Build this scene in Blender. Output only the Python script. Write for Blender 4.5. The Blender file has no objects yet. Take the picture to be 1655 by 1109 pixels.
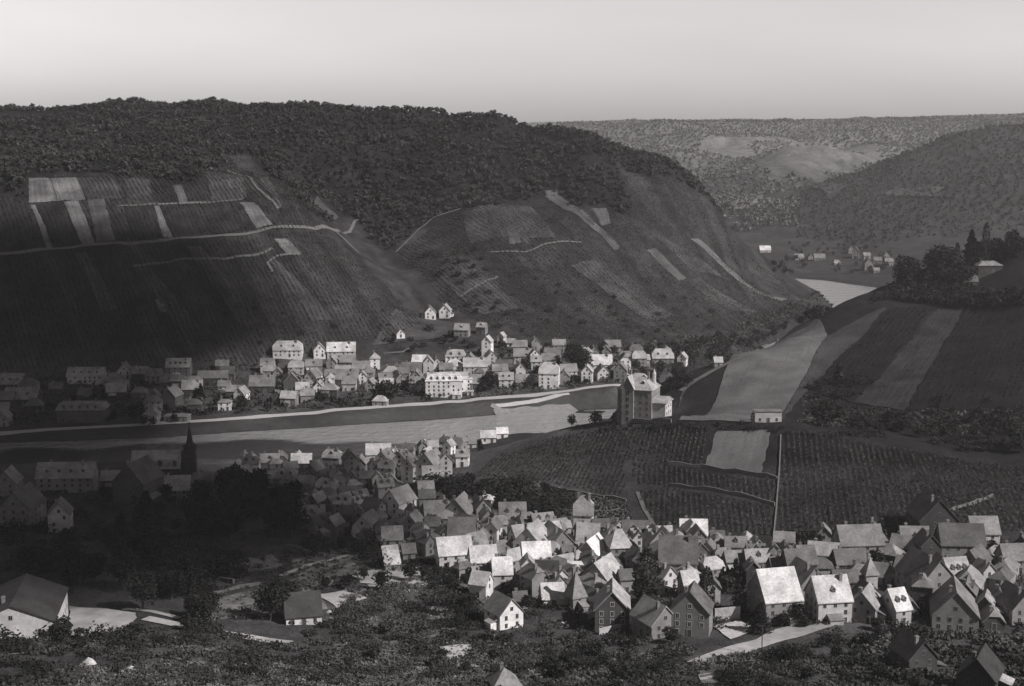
import bpy, math, random
import numpy as np
from mathutils import Vector, Matrix

R = math.radians
sc = bpy.context.scene
C = sc.collection

# ------------------------------------------------------------------ camera
F = 2298.6                                  # focal length in pixels of a 1655 wide picture
TILT = math.atan(354.5 / F)
CAM = np.array([0.0, 0.0, 170.0])
cd = bpy.data.cameras.new('camera'); cd.lens = 50; cd.sensor_width = 36
cd.clip_start = 1; cd.clip_end = 20000
cam = bpy.data.objects.new('camera', cd); C.objects.link(cam)
cam.location = CAM; cam.rotation_euler = (R(90) - TILT, 0, 0)
sc.camera = cam

# ------------------------------------------------------------------ sky, sun, exposure
SUN = Vector((0.66, -0.36, 0.62)).normalized()
elev = math.asin(SUN.z); azim = math.atan2(SUN.x, SUN.y)
w = bpy.data.worlds.new('World'); sc.world = w; w.use_nodes = True
nt = w.node_tree; nt.nodes.clear()
sky = nt.nodes.new('ShaderNodeTexSky'); sky.sky_type = 'NISHITA'; sky.sun_disc = False
sky.sun_elevation = elev; sky.sun_rotation = azim; sky.dust_density = 1.0; sky.air_density = 1.0; sky.altitude = 0
bw = nt.nodes.new('ShaderNodeRGBToBW')
tint = nt.nodes.new('ShaderNodeMix'); tint.data_type = 'RGBA'; tint.blend_type = 'MULTIPLY'; tint.inputs[0].default_value = 1
tint.inputs[7].default_value = (1.0, 0.965, 0.97, 1)
bg = nt.nodes.new('ShaderNodeBackground'); bg.inputs[1].default_value = 0.05
out = nt.nodes.new('ShaderNodeOutputWorld')
nt.links.new(sky.outputs[0], bw.inputs[0]); nt.links.new(bw.outputs[0], tint.inputs[6])
# hazy summer sky: paler and brighter towards the horizon
sx = nt.nodes.new('ShaderNodeSeparateXYZ'); hb = nt.nodes.new('ShaderNodeMapRange'); hb.interpolation_type = 'SMOOTHSTEP'
hb.inputs[1].default_value = 0.10; hb.inputs[2].default_value = 0.40; hb.inputs[3].default_value = 3.0; hb.inputs[4].default_value = 0.7
tcw = nt.nodes.new('ShaderNodeTexCoord'); nt.links.new(tcw.outputs['Generated'], sx.inputs[0]); nt.links.new(sx.outputs['Z'], hb.inputs[0])
sm = nt.nodes.new('ShaderNodeVectorMath'); sm.operation = 'SCALE'; nt.links.new(tint.outputs[2], sm.inputs[0]); nt.links.new(hb.outputs[0], sm.inputs['Scale'])
cn = nt.nodes.new('ShaderNodeTexNoise'); cn.inputs['Scale'].default_value = 2.2; cn.inputs['Detail'].default_value = 5
cmap = nt.nodes.new('ShaderNodeMapping'); cmap.inputs['Scale'].default_value = (1, 1, 5); nt.links.new(tcw.outputs['Generated'], cmap.inputs[0]); nt.links.new(cmap.outputs[0], cn.inputs['Vector'])
cr_ = nt.nodes.new('ShaderNodeMapRange'); cr_.inputs[1].default_value = .3; cr_.inputs[2].default_value = .7; cr_.inputs[3].default_value = .92; cr_.inputs[4].default_value = 1.08; nt.links.new(cn.outputs['Fac'], cr_.inputs[0])
sm2 = nt.nodes.new('ShaderNodeVectorMath'); sm2.operation = 'SCALE'; nt.links.new(sm.outputs[0], sm2.inputs[0]); nt.links.new(cr_.outputs[0], sm2.inputs['Scale'])
nt.links.new(sm2.outputs[0], bg.inputs[0]); nt.links.new(bg.outputs[0], out.inputs[0])
sl = bpy.data.lights.new('sun', 'SUN'); sl.energy = 4.8; sl.angle = R(1.2); sl.color = (1, 0.965, 0.95)
so = bpy.data.objects.new('sun', sl); C.objects.link(so); so.rotation_euler = SUN.to_track_quat('Z', 'Y').to_euler()
sc.view_settings.view_transform = 'Standard'; sc.view_settings.look = 'None'
sc.view_settings.exposure = 0.0; sc.view_settings.gamma = 1.0
sc.cycles.volume_bounces = 1; sc.cycles.max_bounces = 5; sc.cycles.diffuse_bounces = 2

# ------------------------------------------------------------------ helpers
ct, st = math.cos(TILT), math.sin(TILT)
def ray(px, py):
    u = (px - 827.5) / F; v = -(py - 554.5) / F
    d = np.array([u, ct + v * st, -st + v * ct]); return d / d[1]
def P(px, py, D):
    return CAM + ray(px, py) * D
def project(p):
    p = np.asarray(p) - CAM
    x = p[..., 0]; y = p[..., 1]; z = p[..., 2]
    f = y * ct - z * st; up = y * st + z * ct
    f = np.where(f < 1, 1, f)
    return 827.5 + F * x / f, 554.5 - F * up / f
def inpoly(x, y, poly):
    x = np.asarray(x, float); y = np.asarray(y, float); r = np.zeros(x.shape, bool)
    n = len(poly)
    for i in range(n):
        x1, y1 = poly[i]; x2, y2 = poly[(i + 1) % n]
        if y1 == y2: continue
        c = ((y1 > y) != (y2 > y)) & (x < (x2 - x1) * (y - y1) / (y2 - y1) + x1)
        r ^= c
    return r
def sdist(x, y, poly):
    d = np.full(x.shape, 1e9); n = len(poly)
    for i in range(n):
        x1, y1 = poly[i]; x2, y2 = poly[(i + 1) % n]
        dx, dy = x2 - x1, y2 - y1
        t = np.clip(((x - x1) * dx + (y - y1) * dy) / (dx * dx + dy * dy + 1e-9), 0, 1)
        d = np.minimum(d, np.hypot(x - x1 - t * dx, y - y1 - t * dy))
    return np.where(inpoly(x, y, poly), -d, d)

def mesh_np(name, V, Fc, mats, smooth=False, mi=None, uv=None):
    """V (n,3), Fc (m,k) equal sized faces"""
    V = np.asarray(V, np.float32); Fc = np.asarray(Fc, np.int32)
    m = bpy.data.meshes.new(name); k = Fc.shape[1]; nf = len(Fc)
    m.vertices.add(len(V)); m.vertices.foreach_set('co', V.ravel())
    m.loops.add(nf * k); m.loops.foreach_set('vertex_index', Fc.ravel())
    m.polygons.add(nf); m.polygons.foreach_set('loop_start', np.arange(nf, dtype=np.int32) * k)
    m.polygons.foreach_set('loop_total', np.full(nf, k, np.int32))
    if mi is not None: m.polygons.foreach_set('material_index', np.asarray(mi, np.int32))
    m.polygons.foreach_set('use_smooth', np.full(nf, smooth, bool))
    for a in (mats if isinstance(mats, (list, tuple)) else [mats]): m.materials.append(a)
    if uv is not None:
        l = m.uv_layers.new(name='UVMap'); l.data.foreach_set('uv', np.asarray(uv, np.float32)[Fc.ravel()].ravel())
    m.update(calc_edges=True); m.validate(); return m

class MB:
    """collects polygons of one mesh"""
    def __init__(s): s.v = []; s.f = []; s.m = []
    def poly(s, pts, mi=0):
        b = len(s.v); s.v += [tuple(p) for p in pts]; s.f.append(tuple(range(b, b + len(pts)))); s.m.append(mi)
    def box(s, x0, x1, y0, y1, z0, z1, mi=0, M=None):
        c = [(x, y, z) for z in (z0, z1) for y in (y0, y1) for x in (x0, x1)]
        if M is not None: c = [tuple(M @ Vector(p)) for p in c]
        b = len(s.v); s.v += c
        for q in ((0, 2, 3, 1), (4, 5, 7, 6), (0, 1, 5, 4), (2, 6, 7, 3), (0, 4, 6, 2), (1, 3, 7, 5)):
            s.f.append(tuple(b + i for i in q)); s.m.append(mi)
    def prism(s, prof, x0, x1, mi=0, M=None):
        """profile of (y,z) counter-clockwise seen from +x, extruded along x"""
        n = len(prof); c = [(x0, y, z) for y, z in prof] + [(x1, y, z) for y, z in prof]
        if M is not None: c = [tuple(M @ Vector(p)) for p in c]
        b = len(s.v); s.v += c
        for i in range(n):
            j = (i + 1) % n; s.f.append((b + i, b + j, b + n + j, b + n + i)); s.m.append(mi)
        s.f.append(tuple(b + n + i for i in range(n))); s.m.append(mi)
        s.f.append(tuple(b + i for i in reversed(range(n)))); s.m.append(mi)
    def cyl(s, x, y, z0, z1, r0, r1, n=8, mi=0):
        b = len(s.v)
        for i in range(n):
            a = 2 * math.pi * i / n; s.v.append((x + r0 * math.cos(a), y + r0 * math.sin(a), z0))
        for i in range(n):
            a = 2 * math.pi * i / n; s.v.append((x + r1 * math.cos(a), y + r1 * math.sin(a), z1))
        for i in range(n):
            j = (i + 1) % n; s.f.append((b + i, b + j, b + n + j, b + n + i)); s.m.append(mi)
        s.f.append(tuple(b + n + i for i in range(n))); s.m.append(mi)
    def tube(s, p, q, r0, r1, n=6, mi=0):
        p = Vector(p); q = Vector(q); d = (q - p)
        if d.length < 1e-6: return
        e = d.normalized(); a = e.orthogonal().normalized(); c = e.cross(a); b = len(s.v)
        for o, r in ((p, r0), (q, r1)):
            for i in range(n):
                t = 2 * math.pi * i / n; s.v.append(tuple(o + a * (r * math.cos(t)) + c * (r * math.sin(t))))
        for i in range(n):
            j = (i + 1) % n; s.f.append((b + i, b + j, b + n + j, b + n + i)); s.m.append(mi)
        s.f.append(tuple(b + n + i for i in range(n))); s.m.append(mi)
    def mesh(s, name, mats, smooth=False):
        m = bpy.data.meshes.new(name); m.from_pydata(s.v, [], s.f)
        for a in (mats if isinstance(mats, (list, tuple)) else [mats]): m.materials.append(a)
        m.polygons.foreach_set('material_index', s.m)
        if smooth: m.polygons.foreach_set('use_smooth', [True] * len(s.f))
        m.update(); return m
def link(name, data, parent=None, loc=None, rz=None):
    o = bpy.data.objects.new(name, data); C.objects.link(o)
    if parent: o.parent = parent
    if loc is not None: o.location = loc
    if rz is not None: o.rotation_euler = (0, 0, rz)
    return o
def tag(o, label=None, cat=None, group=None, kind=None):
    if label: o['label'] = label
    if cat: o['category'] = cat
    if group: o['group'] = group
    if kind: o['kind'] = kind
    return o

# ------------------------------------------------------------------ materials
def mat(name, col, var=0.25, scale=1.0, rough=0.85, detail=6, spec=0.2, bump=0.0, rand=0.0, tintc=(1, .975, .98), coarse=None, leaf=False):
    m = bpy.data.materials.new(name); m.use_nodes = True; n = m.node_tree.nodes; L = m.node_tree.links
    b = n['Principled BSDF']; b.inputs['Roughness'].default_value = rough
    b.inputs['Specular IOR Level'].default_value = spec
    geo = n.new('ShaderNodeNewGeometry'); tc = n.new('ShaderNodeTexCoord')
    no = n.new('ShaderNodeTexNoise'); no.inputs['Scale'].default_value = scale; no.inputs['Detail'].default_value = detail
    no.inputs['Roughness'].default_value = 0.65
    L.new(geo.outputs['Position'], no.inputs['Vector'])
    mr = n.new('ShaderNodeMapRange'); mr.inputs[1].default_value = .28; mr.inputs[2].default_value = .72
    mr.inputs[3].default_value = 1 - var; mr.inputs[4].default_value = 1 + var
    L.new(no.outputs['Fac'], mr.inputs[0]); val = mr.outputs[0]
    def mul(a, b_):
        x = n.new('ShaderNodeMath'); x.operation = 'MULTIPLY'; L.new(a, x.inputs[0])
        if isinstance(b_, float): x.inputs[1].default_value = b_
        else: L.new(b_, x.inputs[1])
        return x.outputs[0]
    if coarse:
        n2 = n.new('ShaderNodeTexNoise'); n2.inputs['Scale'].default_value = coarse[0]; n2.inputs['Detail'].default_value = 3
        L.new(geo.outputs['Position'], n2.inputs['Vector'])
        m2 = n.new('ShaderNodeMapRange'); m2.inputs[1].default_value = .35; m2.inputs[2].default_value = .65
        m2.inputs[3].default_value = 1 - coarse[1]; m2.inputs[4].default_value = 1 + coarse[1]
        L.new(n2.outputs['Fac'], m2.inputs[0]); val = mul(val, m2.outputs[0])
    if rand:
        oi = n.new('ShaderNodeObjectInfo'); m3 = n.new('ShaderNodeMapRange')
        m3.inputs[3].default_value = 1 - rand; m3.inputs[4].default_value = 1 + rand
        L.new(oi.outputs['Random'], m3.inputs[0]); val = mul(val, m3.outputs[0])
    vm = n.new('ShaderNodeVectorMath'); vm.operation = 'SCALE'
    vm.inputs[0].default_value = tuple(col * t for t in tintc); L.new(val, vm.inputs['Scale'])
    L.new(vm.outputs[0], b.inputs['Base Color'])
    if bump:
        bp = n.new('ShaderNodeBump'); bp.inputs['Strength'].default_value = bump; bp.inputs['Distance'].default_value = .3
        L.new(no.outputs['Fac'], bp.inputs['Height']); L.new(bp.outputs[0], b.inputs['Normal'])
    m['val'] = 0
    return m

# ------------------------------------------------------------------ the river outline (world metres)
def at0(px, py, z=0.0):
    d = ray(px, py); t = (z - CAM[2]) / d[2]; return (d[0] * t, t)
Lb = [(-1700, 560), (-700, 690)] + [at0(*q) for q in ((0, 716), (130, 712), (250, 708), (380, 699), (500, 692), (600, 685), (700, 679), (800, 671), (900, 665), (1005, 661))]
Lb += [(80, 872), (104, 908), (128, 962), (174, 1052), (218, 1125), (262, 1205), (298, 1300), (303, 1345), (289, 1429), (268, 1540), (190, 1600), (0, 1640), (-400, 1660)]
Rb = [(-1700, 440), (-700, 600)] + [at0(*q) for q in ((0, 752), (250, 746), (500, 740), (640, 734), (780, 718), (870, 722), (930, 722), (975, 712))]
Rb += [(50, 790), (60, 808), (98, 824), (138, 868), (176, 930), (224, 1012), (285, 1120), (352, 1235), (395, 1340), (392, 1435)]
FARB = [at0(*q) for q in ((1422, 466), (1370, 459), (1330, 453), (1283, 450))] + [(250, 1670), (150, 1710), (0, 1740), (-400, 1760)]
RIVER = Lb + list(reversed(FARB)) + list(reversed(Rb))

# ------------------------------------------------------------------ terrain height from control points
cp = []
def c(*rows):
    for px, py, D in rows: cp.append(P(px, py, D))
def wz(*rows):
    for r in rows: cp.append(np.array(r, float))
# far bank town floor and foot of the slopes
c((0,600,930),(200,600,930),(400,597,932),(550,578,958),(700,522,1020),(800,562,955),(1000,562,1000),(1100,590,965),
  (1100,560,1010),(1200,545,1085),(1300,505,1205),(1350,491,1310),(0,650,838),(300,640,850),(600,640,850),(800,620,880),(950,605,905))
# left vineyard slope, crest
c((0,410,1050),(200,405,1050),(400,385,1075),(0,290,1150),(200,285,1155),(350,290,1155),(0,240,1280),(200,235,1290),
  (0,187,1440),(150,183,1450),(330,183,1450),(230,170,1550),(0,180,1500),(420,182,1560),(550,178,1500),(700,178,1450),(800,186,1400),
  (900,208,1350),(960,224,1325),(1000,238,1305),(1060,262,1290),(1120,300,1290),(1160,335,1300),(1190,375,1320),(1230,412,1350),(1270,445,1385),(1287,470,1400))
# spur, ravine, nose
c((480,330,1130),(560,420,1075),(640,490,1045),(640,440,1140),(600,385,1200),(560,330,1280),(690,495,1062),(500,480,1010),(300,480,1000),(100,480,1000),
  (760,340,1200),(720,420,1120),(800,480,1060),(900,500,1060),(950,420,1130),(1000,340,1200),(1100,400,1200),(1150,470,1180),(1050,500,1100),
  (1200,440,1285),(1230,500,1210),(900,330,1220),(850,260,1300),(700,260,1330),(550,260,1335),(420,262,1270),(450,300,1180),(700,210,1400),(820,220,1370))
wz((208,1450,25),(120,1480,60),(100,1580,12),(0,1500,120),(-100,1560,100),(-150,1600,60),(-300,1700,150),(-350,1630,150),(-700,1800,170),(-600,2000,100),
   (280,1440,6),(150,1600,4),(-1200,1500,185),(-1700,1500,185),(-1000,1050,70),(-1000,900,15),(-1700,900,20),(-1700,700,5),(-1000,700,4),(-400,1850,20),(-1200,2100,120))
# far ridge and far slopes
c((600,207,3800),(940,206,3700),(1100,199,3700),(1300,196,3700),(1450,195,3800),(1505,194,3900),(1530,190,3900),(1600,188,4000),(1700,185,4000),
  (1100,250,3000),(1200,240,3150),(1300,260,2850),(1400,235,3200),(1200,300,2500),(1200,335,2150),(1300,335,2150),(1250,380,1930),(1350,400,1800),(1300,425,1690),(1420,425,1640),
  (1600,208,2300),(1550,228,2300),(1500,252,2270),(1420,290,2220),(1350,320,2150),(1550,300,2000),(1450,345,1930),(1600,360,1800),(1400,385,1800),(1450,420,1620),(1600,400,1600),
  (1500,265,2800),(1600,235,2850),(1500,215,3300),(1380,300,2500),(1750,190,2400))
wz((-1500,4000,150),(-2500,3000,160),(0,5200,120),(2500,5200,150),(2500,3800,185),(-2500,5200,120),(1000,5200,130),(1700,2600,170),(0,2400,60),(-600,2600,80),(100,2000,20),(200,1800,8),(600,1650,12))
# hill on the right
c((1060,670,756),(1090,626,772),(1130,601,790),(1200,568,820),(1260,545,850),(1350,501,895),(1400,476,925),(1430,462,940),(1500,444,950),(1600,402,950),(1655,380,950),
  (1100,680,700),(1270,686,665),(1330,545,845),(1300,600,775),(1450,550,820),(1600,500,850),(1500,485,885),(1600,600,715),(1450,640,700),(1600,690,640),(1400,690,640),(1200,620,760))
wz((400,1000,60),(450,1200,30),(480,1400,8),(600,1400,20),(600,1000,120),(700,800,140),(900,900,170),(900,1300,90),(1200,1600,60),(1500,1000,190),(1000,400,140),(700,600,110),(500,600,70),(450,450,55),
   (240,1010,10),(300,1110,8),(700,1600,20),(135,860,12),(1800,500,190),(1800,1800,150))
# vineyard mound
c((1250,695,598),(1100,690,612),(1000,690,632),(920,692,652),(850,708,655),(780,733,640),(760,772,600),(830,730,640),(900,780,568),(1000,800,552),(1000,860,508),
  (1150,750,578),(1250,780,548),(1250,872,500),(1400,780,545),(1400,872,500),(1600,800,535),(1600,862,490),(1400,705,600),(1550,735,590))
wz((55,700,24),(100,690,28),(150,680,28),(20,730,14),(70,760,13),(30,735,5),(8,712,6),(-15,700,6),(45,765,3),(20,720,5),(-30,705,5))
# near town and foreground slope
c((600,760,645),(720,740,670),(650,820,565),(600,870,520),(800,850,520),(700,900,480),(800,960,440),(900,1000,412),(1000,950,440),(1050,1020,392),(1200,1000,402),(1200,900,462),
  (1400,1000,402),(1400,920,450),(1600,950,440),(1600,1050,380),(800,1060,372),(600,1000,402),(400,950,430),(300,900,470),(100,850,520),(100,800,580),(300,790,600),(0,765,665),(250,765,665),(450,760,675),
  (0,1000,388),(200,1000,385),(0,1109,312),(400,1109,320),(827,1109,326),(1200,1109,330),(1655,1109,330))
wz((0,0,168),(0,20,158),(0,60,140),(0,120,110),(0,200,78),(-150,0,168),(150,0,168),(-150,120,110),(150,120,112),(-100,200,78),(100,200,78),(-400,200,95),(400,200,100),(-500,400,60),(-500,0,170),(500,0,175),
   (-900,400,70),(-900,550,12),(-500,620,8),(0,-200,190),(-1700,0,180),(-1700,300,60),(1800,0,190),(-1700,-200,190),(1800,-200,200),(-600,-200,190),(600,-200,195))
cp = np.array(cp)
def tri(k0, k1, step, grow, end):
    a = list(np.arange(k0, k1 + .01, step)); s = step
    while a[-1] < end: s *= grow; a.append(a[-1] + s)
    return a
ys = np.array([-200, -160, -120, -80, -50, -25, -10, 0] + tri(8, 1700, 4.0, 1.03, 5200)); ys[0] = -200
xr = tri(0, 520, 4.0, 1.05, 2400); xs = np.array([-v for v in reversed(xr[1:])] + xr)
GX, GY = np.meshgrid(xs, ys)
def rbf_fit(pts):
    d = np.hypot(pts[:, None, 0] - pts[None, :, 0], pts[:, None, 1] - pts[None, :, 1])
    n = len(pts); A = np.zeros((n + 3, n + 3)); A[:n, :n] = -np.sqrt(d * d + 12.0 ** 2) ; A[:n, :n] -= 0; A[np.arange(n), np.arange(n)] += 0
    A[:n, n] = 1; A[:n, n + 1] = pts[:, 0] / 1000; A[:n, n + 2] = pts[:, 1] / 1000; A[n:, :n] = A[:n, n:].T
    A[np.arange(n), np.arange(n)] += 2.0
    return np.linalg.solve(A, np.concatenate([pts[:, 2], np.zeros(3)]))
wts = rbf_fit(cp)
def rbf(x, y):
    s = x.shape; x = x.ravel(); y = y.ravel(); o = np.empty(len(x)); n = len(cp)
    for i in range(0, len(x), 20000):
        a = x[i:i + 20000]; b = y[i:i + 20000]
        d = np.sqrt((a[:, None] - cp[None, :, 0]) ** 2 + (b[:, None] - cp[None, :, 1]) ** 2 + 144.0)
        o[i:i + 20000] = -d @ wts[:n] + wts[n] + wts[n + 1] * a / 1000 + wts[n + 2] * b / 1000
    return o.reshape(s)
H = rbf(GX, GY)
rg = np.random.default_rng(5)
def fbm(x, y, wl, amp, seed, octs=4):
    r = np.random.default_rng(seed); h = np.zeros_like(x)
    for k in range(octs):
        for j in range(5):
            a = r.uniform(0, 6.28); p = r.uniform(0, 6.28); q = 2 * math.pi / wl * r.uniform(.7, 1.4)
            h += amp * .45 * np.sin((x * math.cos(a) + y * math.sin(a)) * q + p + 1.3 * np.sin((x * math.sin(a) - y * math.cos(a)) * q * .6 + p))
        wl *= .5; amp *= .5
    return h
dist = np.hypot(GX, GY)
hill = np.clip((H - 15) / 40, 0, 1) * np.clip((dist - 250) / 250, 0, 1)
H += fbm(GX, GY, 130, 1.6, 3) * hill + fbm(GX, GY, 620, 20, 9, 3) * np.clip((GY - 2000) / 700, 0, 1) * np.clip((178 - H) / 40, .12, 1)
H += fbm(GX, GY, 45, .35, 8, 2) * np.clip((dist - 200) / 200, 0, 1)
S = sdist(GX, GY, RIVER)
t = np.clip(S / 11, 0, 1); t = t * t * (3 - 2 * t)
H = np.where(S > 0, .15 + (np.maximum(H, 3.0) - .15) * t, np.maximum(-3.5, S * .3))
def height(x, y):
    x = np.asarray(x, float); y = np.asarray(y, float)
    i = np.clip(np.searchsorted(xs, x) - 1, 0, len(xs) - 2); j = np.clip(np.searchsorted(ys, y) - 1, 0, len(ys) - 2)
    u = (x - xs[i]) / (xs[i + 1] - xs[i]); v = (y - ys[j]) / (ys[j + 1] - ys[j])
    return (H[j, i] * (1 - u) + H[j, i + 1] * u) * (1 - v) + (H[j + 1, i] * (1 - u) + H[j + 1, i + 1] * u) * v
TD = np.concatenate([np.arange(230, 1750, 1.5), np.arange(1750, 4600, 10)])
def hit(px, py, dmin=230, dmax=4600):
    """the ground point seen at a pixel of the photograph"""
    d = ray(px, py); z = 170 + d[2] * TD; h = height(d[0] * TD, TD)
    k = np.nonzero((z <= h) & (TD >= dmin) & (TD <= dmax))[0]
    D = TD[k[0]] if len(k) else dmax * .5
    if len(k) and k[0] > 0:
        i = k[0]; a = z[i - 1] - h[i - 1]; b = h[i] - z[i]
        if a > 0: D = TD[i - 1] + (TD[i] - TD[i - 1]) * a / (a + b)
    return np.array([d[0] * D, D, float(height(d[0] * D, D))])

# outline of the wood on the big hill, as seen in the photograph
FOR = [(-60,60),(-60,322),(0,303),(17,316),(37,324),(44,290),(61,279),(183,280),(200,289),(244,283),(288,296),(315,296),(338,275),(364,270),(366,252),(402,250),(440,285),(467,309),(505,345),(530,360),(575,352),(600,385),(625,408),(700,354),(744,336),
       (791,333),(811,333),(818,323),(869,325),(879,306),(920,333),(974,331),(1005,345),(1021,346),(1018,316),(1000,275),(1050,286),(1086,286),(1116,304),(1145,326),(1170,352),(1185,374),(1215,386),(1230,370),(1230,60)]

# ------------------------------------------------------------------ ground sheet
def ground_mat():
    m = bpy.data.materials.new('ground'); m.use_nodes = True; n = m.node_tree.nodes; L = m.node_tree.links
    b = n['Principled BSDF']; b.inputs['Roughness'].default_value = .95; b.inputs['Specular IOR Level'].default_value = .1
    geo = n.new('ShaderNodeNewGeometry')
    def noise(sc_, det=5, vec=None, rough=.6):
        q = n.new('ShaderNodeTexNoise'); q.inputs['Scale'].default_value = sc_; q.inputs['Detail'].default_value = det; q.inputs['Roughness'].default_value = rough
        L.new(vec or geo.outputs['Position'], q.inputs['Vector']); return q.outputs['Fac']
    def rng(v, a, b_, lo=.35, hi=.65):
        q = n.new('ShaderNodeMapRange'); q.inputs[1].default_value = lo; q.inputs[2].default_value = hi; q.inputs[3].default_value = a; q.inputs[4].default_value = b_
        L.new(v, q.inputs[0]); return q.outputs[0]
    def mul(a, b_):
        x = n.new('ShaderNodeMath'); x.operation = 'MULTIPLY'; L.new(a, x.inputs[0]); L.new(b_, x.inputs[1]); return x.outputs[0]
    mq = n.new('ShaderNodeMapping'); mq.inputs['Rotation'].default_value = (0, 0, R(-29)); L.new(geo.outputs['Position'], mq.inputs[0])
    mp = n.new('ShaderNodeMapping'); mp.inputs['Scale'].default_value = (1, .05, .05); L.new(mq.outputs[0], mp.inputs[0])
    st_ = rng(noise(.05, 3, mp.outputs[0], .7), .68, 1.34, .38, .62)
    at = n.new('ShaderNodeAttribute'); at.attribute_name = 'crop'
    mx = n.new('ShaderNodeMix'); mx.data_type = 'FLOAT'; mx.inputs[2].default_value = 1; L.new(at.outputs['Fac'], mx.inputs[0]); L.new(st_, mx.inputs[3])
    v = mul(mul(rng(noise(.9, 6), .7, 1.35), rng(noise(.035, 4), .7, 1.3)), mx.outputs[0])
    v = mul(v, rng(noise(.12, 5), .75, 1.25))
    a2 = n.new('ShaderNodeAttribute'); a2.attribute_name = 'albedo'; v = mul(v, a2.outputs['Fac'])
    cc = n.new('ShaderNodeVectorMath'); cc.operation = 'SCALE'; cc.inputs[0].default_value = (1, .985, 1.0); L.new(v, cc.inputs['Scale']); L.new(cc.outputs[0], b.inputs['Base Color'])
    bp = n.new('ShaderNodeBump'); bp.inputs['Strength'].default_value = .5; bp.inputs['Distance'].default_value = 1.0
    L.new(noise(.7, 5), bp.inputs['Height']); L.new(bp.outputs[0], b.inputs['Normal'])
    return m
ny, nx = GX.shape
idx = np.arange(ny * nx).reshape(ny, nx)
fc = np.stack([idx[:-1, :-1], idx[:-1, 1:], idx[1:, 1:], idx[1:, :-1]], -1).reshape(-1, 4)
gm = mesh_np('ground', np.stack([GX, GY, H], -1).reshape(-1, 3), fc, ground_mat(), smooth=True)
ppx, ppy = project(np.stack([GX, GY, H], -1))
alb = np.full(GX.shape, .034)
alb = np.where((GY > 1600), .045 + .11 * np.clip((GY - 2450 + np.clip(ppx - 1250, -400, 0) * 2) / 350, 0, 1), alb)                                   # far meadows and fields, paled with distance to paint in haze
alb = np.where((GX > 60) & (GY > 560) & (GY < 1000) & (ppx > 1050), .016, alb)   # the right-hand vine hill
alb = np.where((GY > 740) & (GY < 960) & (H < 20) & (GX < 120) & (S > 0), .06, alb)   # far town gardens
alb = np.where((GY < 700) & (H < 60) & (GX < 30), .07, alb)                # near town gardens and yards
alb = np.where((GY < 480), .06, alb)
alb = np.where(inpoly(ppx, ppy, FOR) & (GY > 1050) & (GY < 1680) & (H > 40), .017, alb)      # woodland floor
for k in range(2): alb[1:-1, 1:-1] = (alb[:-2, 1:-1] + alb[2:, 1:-1] + alb[1:-1, :-2] + alb[1:-1, 2:] + alb[1:-1, 1:-1] * 2) / 6
crop = np.where((GY > 930) & (GY < 1500) & (H > 12) & (GX < 330), 1.0, 0.0)
for nm, ar in (('albedo', alb), ('crop', crop)):
    a = gm.attributes.new(nm, 'FLOAT', 'POINT'); a.data.foreach_set('value', ar.astype(np.float32).ravel())
tag(link('ground', gm), kind='structure')

# ------------------------------------------------------------------ river
def water_mat():
    m = bpy.data.materials.new('river_water'); m.use_nodes = True; n = m.node_tree.nodes; L = m.node_tree.links
    b = n['Principled BSDF']; pass; b.inputs['IOR'].default_value = 1.33
    b.inputs['Specular IOR Level'].default_value = .5
    at = n.new('ShaderNodeAttribute'); at.attribute_name = 'ripple_sheen'
    cr = n.new('ShaderNodeMix'); cr.data_type = 'RGBA'; cr.inputs[6].default_value = (.03, .029, .031, 1); cr.inputs[7].default_value = (.31, .305, .31, 1); L.new(at.outputs['Fac'], cr.inputs[0]); L.new(cr.outputs[2], b.inputs['Base Color'])  # sky glitter on the rippled band painted into the base colour
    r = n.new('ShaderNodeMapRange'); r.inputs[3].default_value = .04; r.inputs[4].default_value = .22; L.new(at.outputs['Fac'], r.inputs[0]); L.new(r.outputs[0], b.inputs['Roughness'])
    geo = n.new('ShaderNodeNewGeometry'); q = n.new('ShaderNodeTexNoise'); q.inputs['Scale'].default_value = .16; q.inputs['Detail'].default_value = 3; L.new(geo.outputs['Position'], q.inputs['Vector'])
    s = n.new('ShaderNodeMapRange'); s.inputs[3].default_value = .06; s.inputs[4].default_value = 1.0; L.new(at.outputs['Fac'], s.inputs[0])
    bp = n.new('ShaderNodeBump'); bp.inputs['Distance'].default_value = 1.2; L.new(s.outputs[0], bp.inputs['Strength']); L.new(q.outputs['Fac'], bp.inputs['Height']); L.new(bp.outputs[0], b.inputs['Normal'])
    return m
wx = np.concatenate([np.arange(-1700, -420, 20.), np.arange(-420, 560, 5.)]); wy = np.arange(420, 1800, 5.)
WX, WY = np.meshgrid(wx, wy); WZ = np.zeros_like(WX)
SL = sdist(WX, WY, RIVER)
keep = SL < 14
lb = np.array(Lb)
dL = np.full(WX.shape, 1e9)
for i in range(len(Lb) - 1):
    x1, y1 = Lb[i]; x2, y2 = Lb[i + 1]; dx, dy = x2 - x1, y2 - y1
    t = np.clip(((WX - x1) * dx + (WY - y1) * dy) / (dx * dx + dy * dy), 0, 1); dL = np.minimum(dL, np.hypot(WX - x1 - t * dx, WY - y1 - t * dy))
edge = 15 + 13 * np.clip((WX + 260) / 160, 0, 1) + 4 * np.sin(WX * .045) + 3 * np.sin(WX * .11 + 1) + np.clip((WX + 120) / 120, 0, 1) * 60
rip_sheen = np.clip((edge - dL) / 4, 0, 1)
rip_sheen = np.maximum(rip_sheen, np.clip((WY - 860) / 40, 0, 1) * .9)
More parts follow.
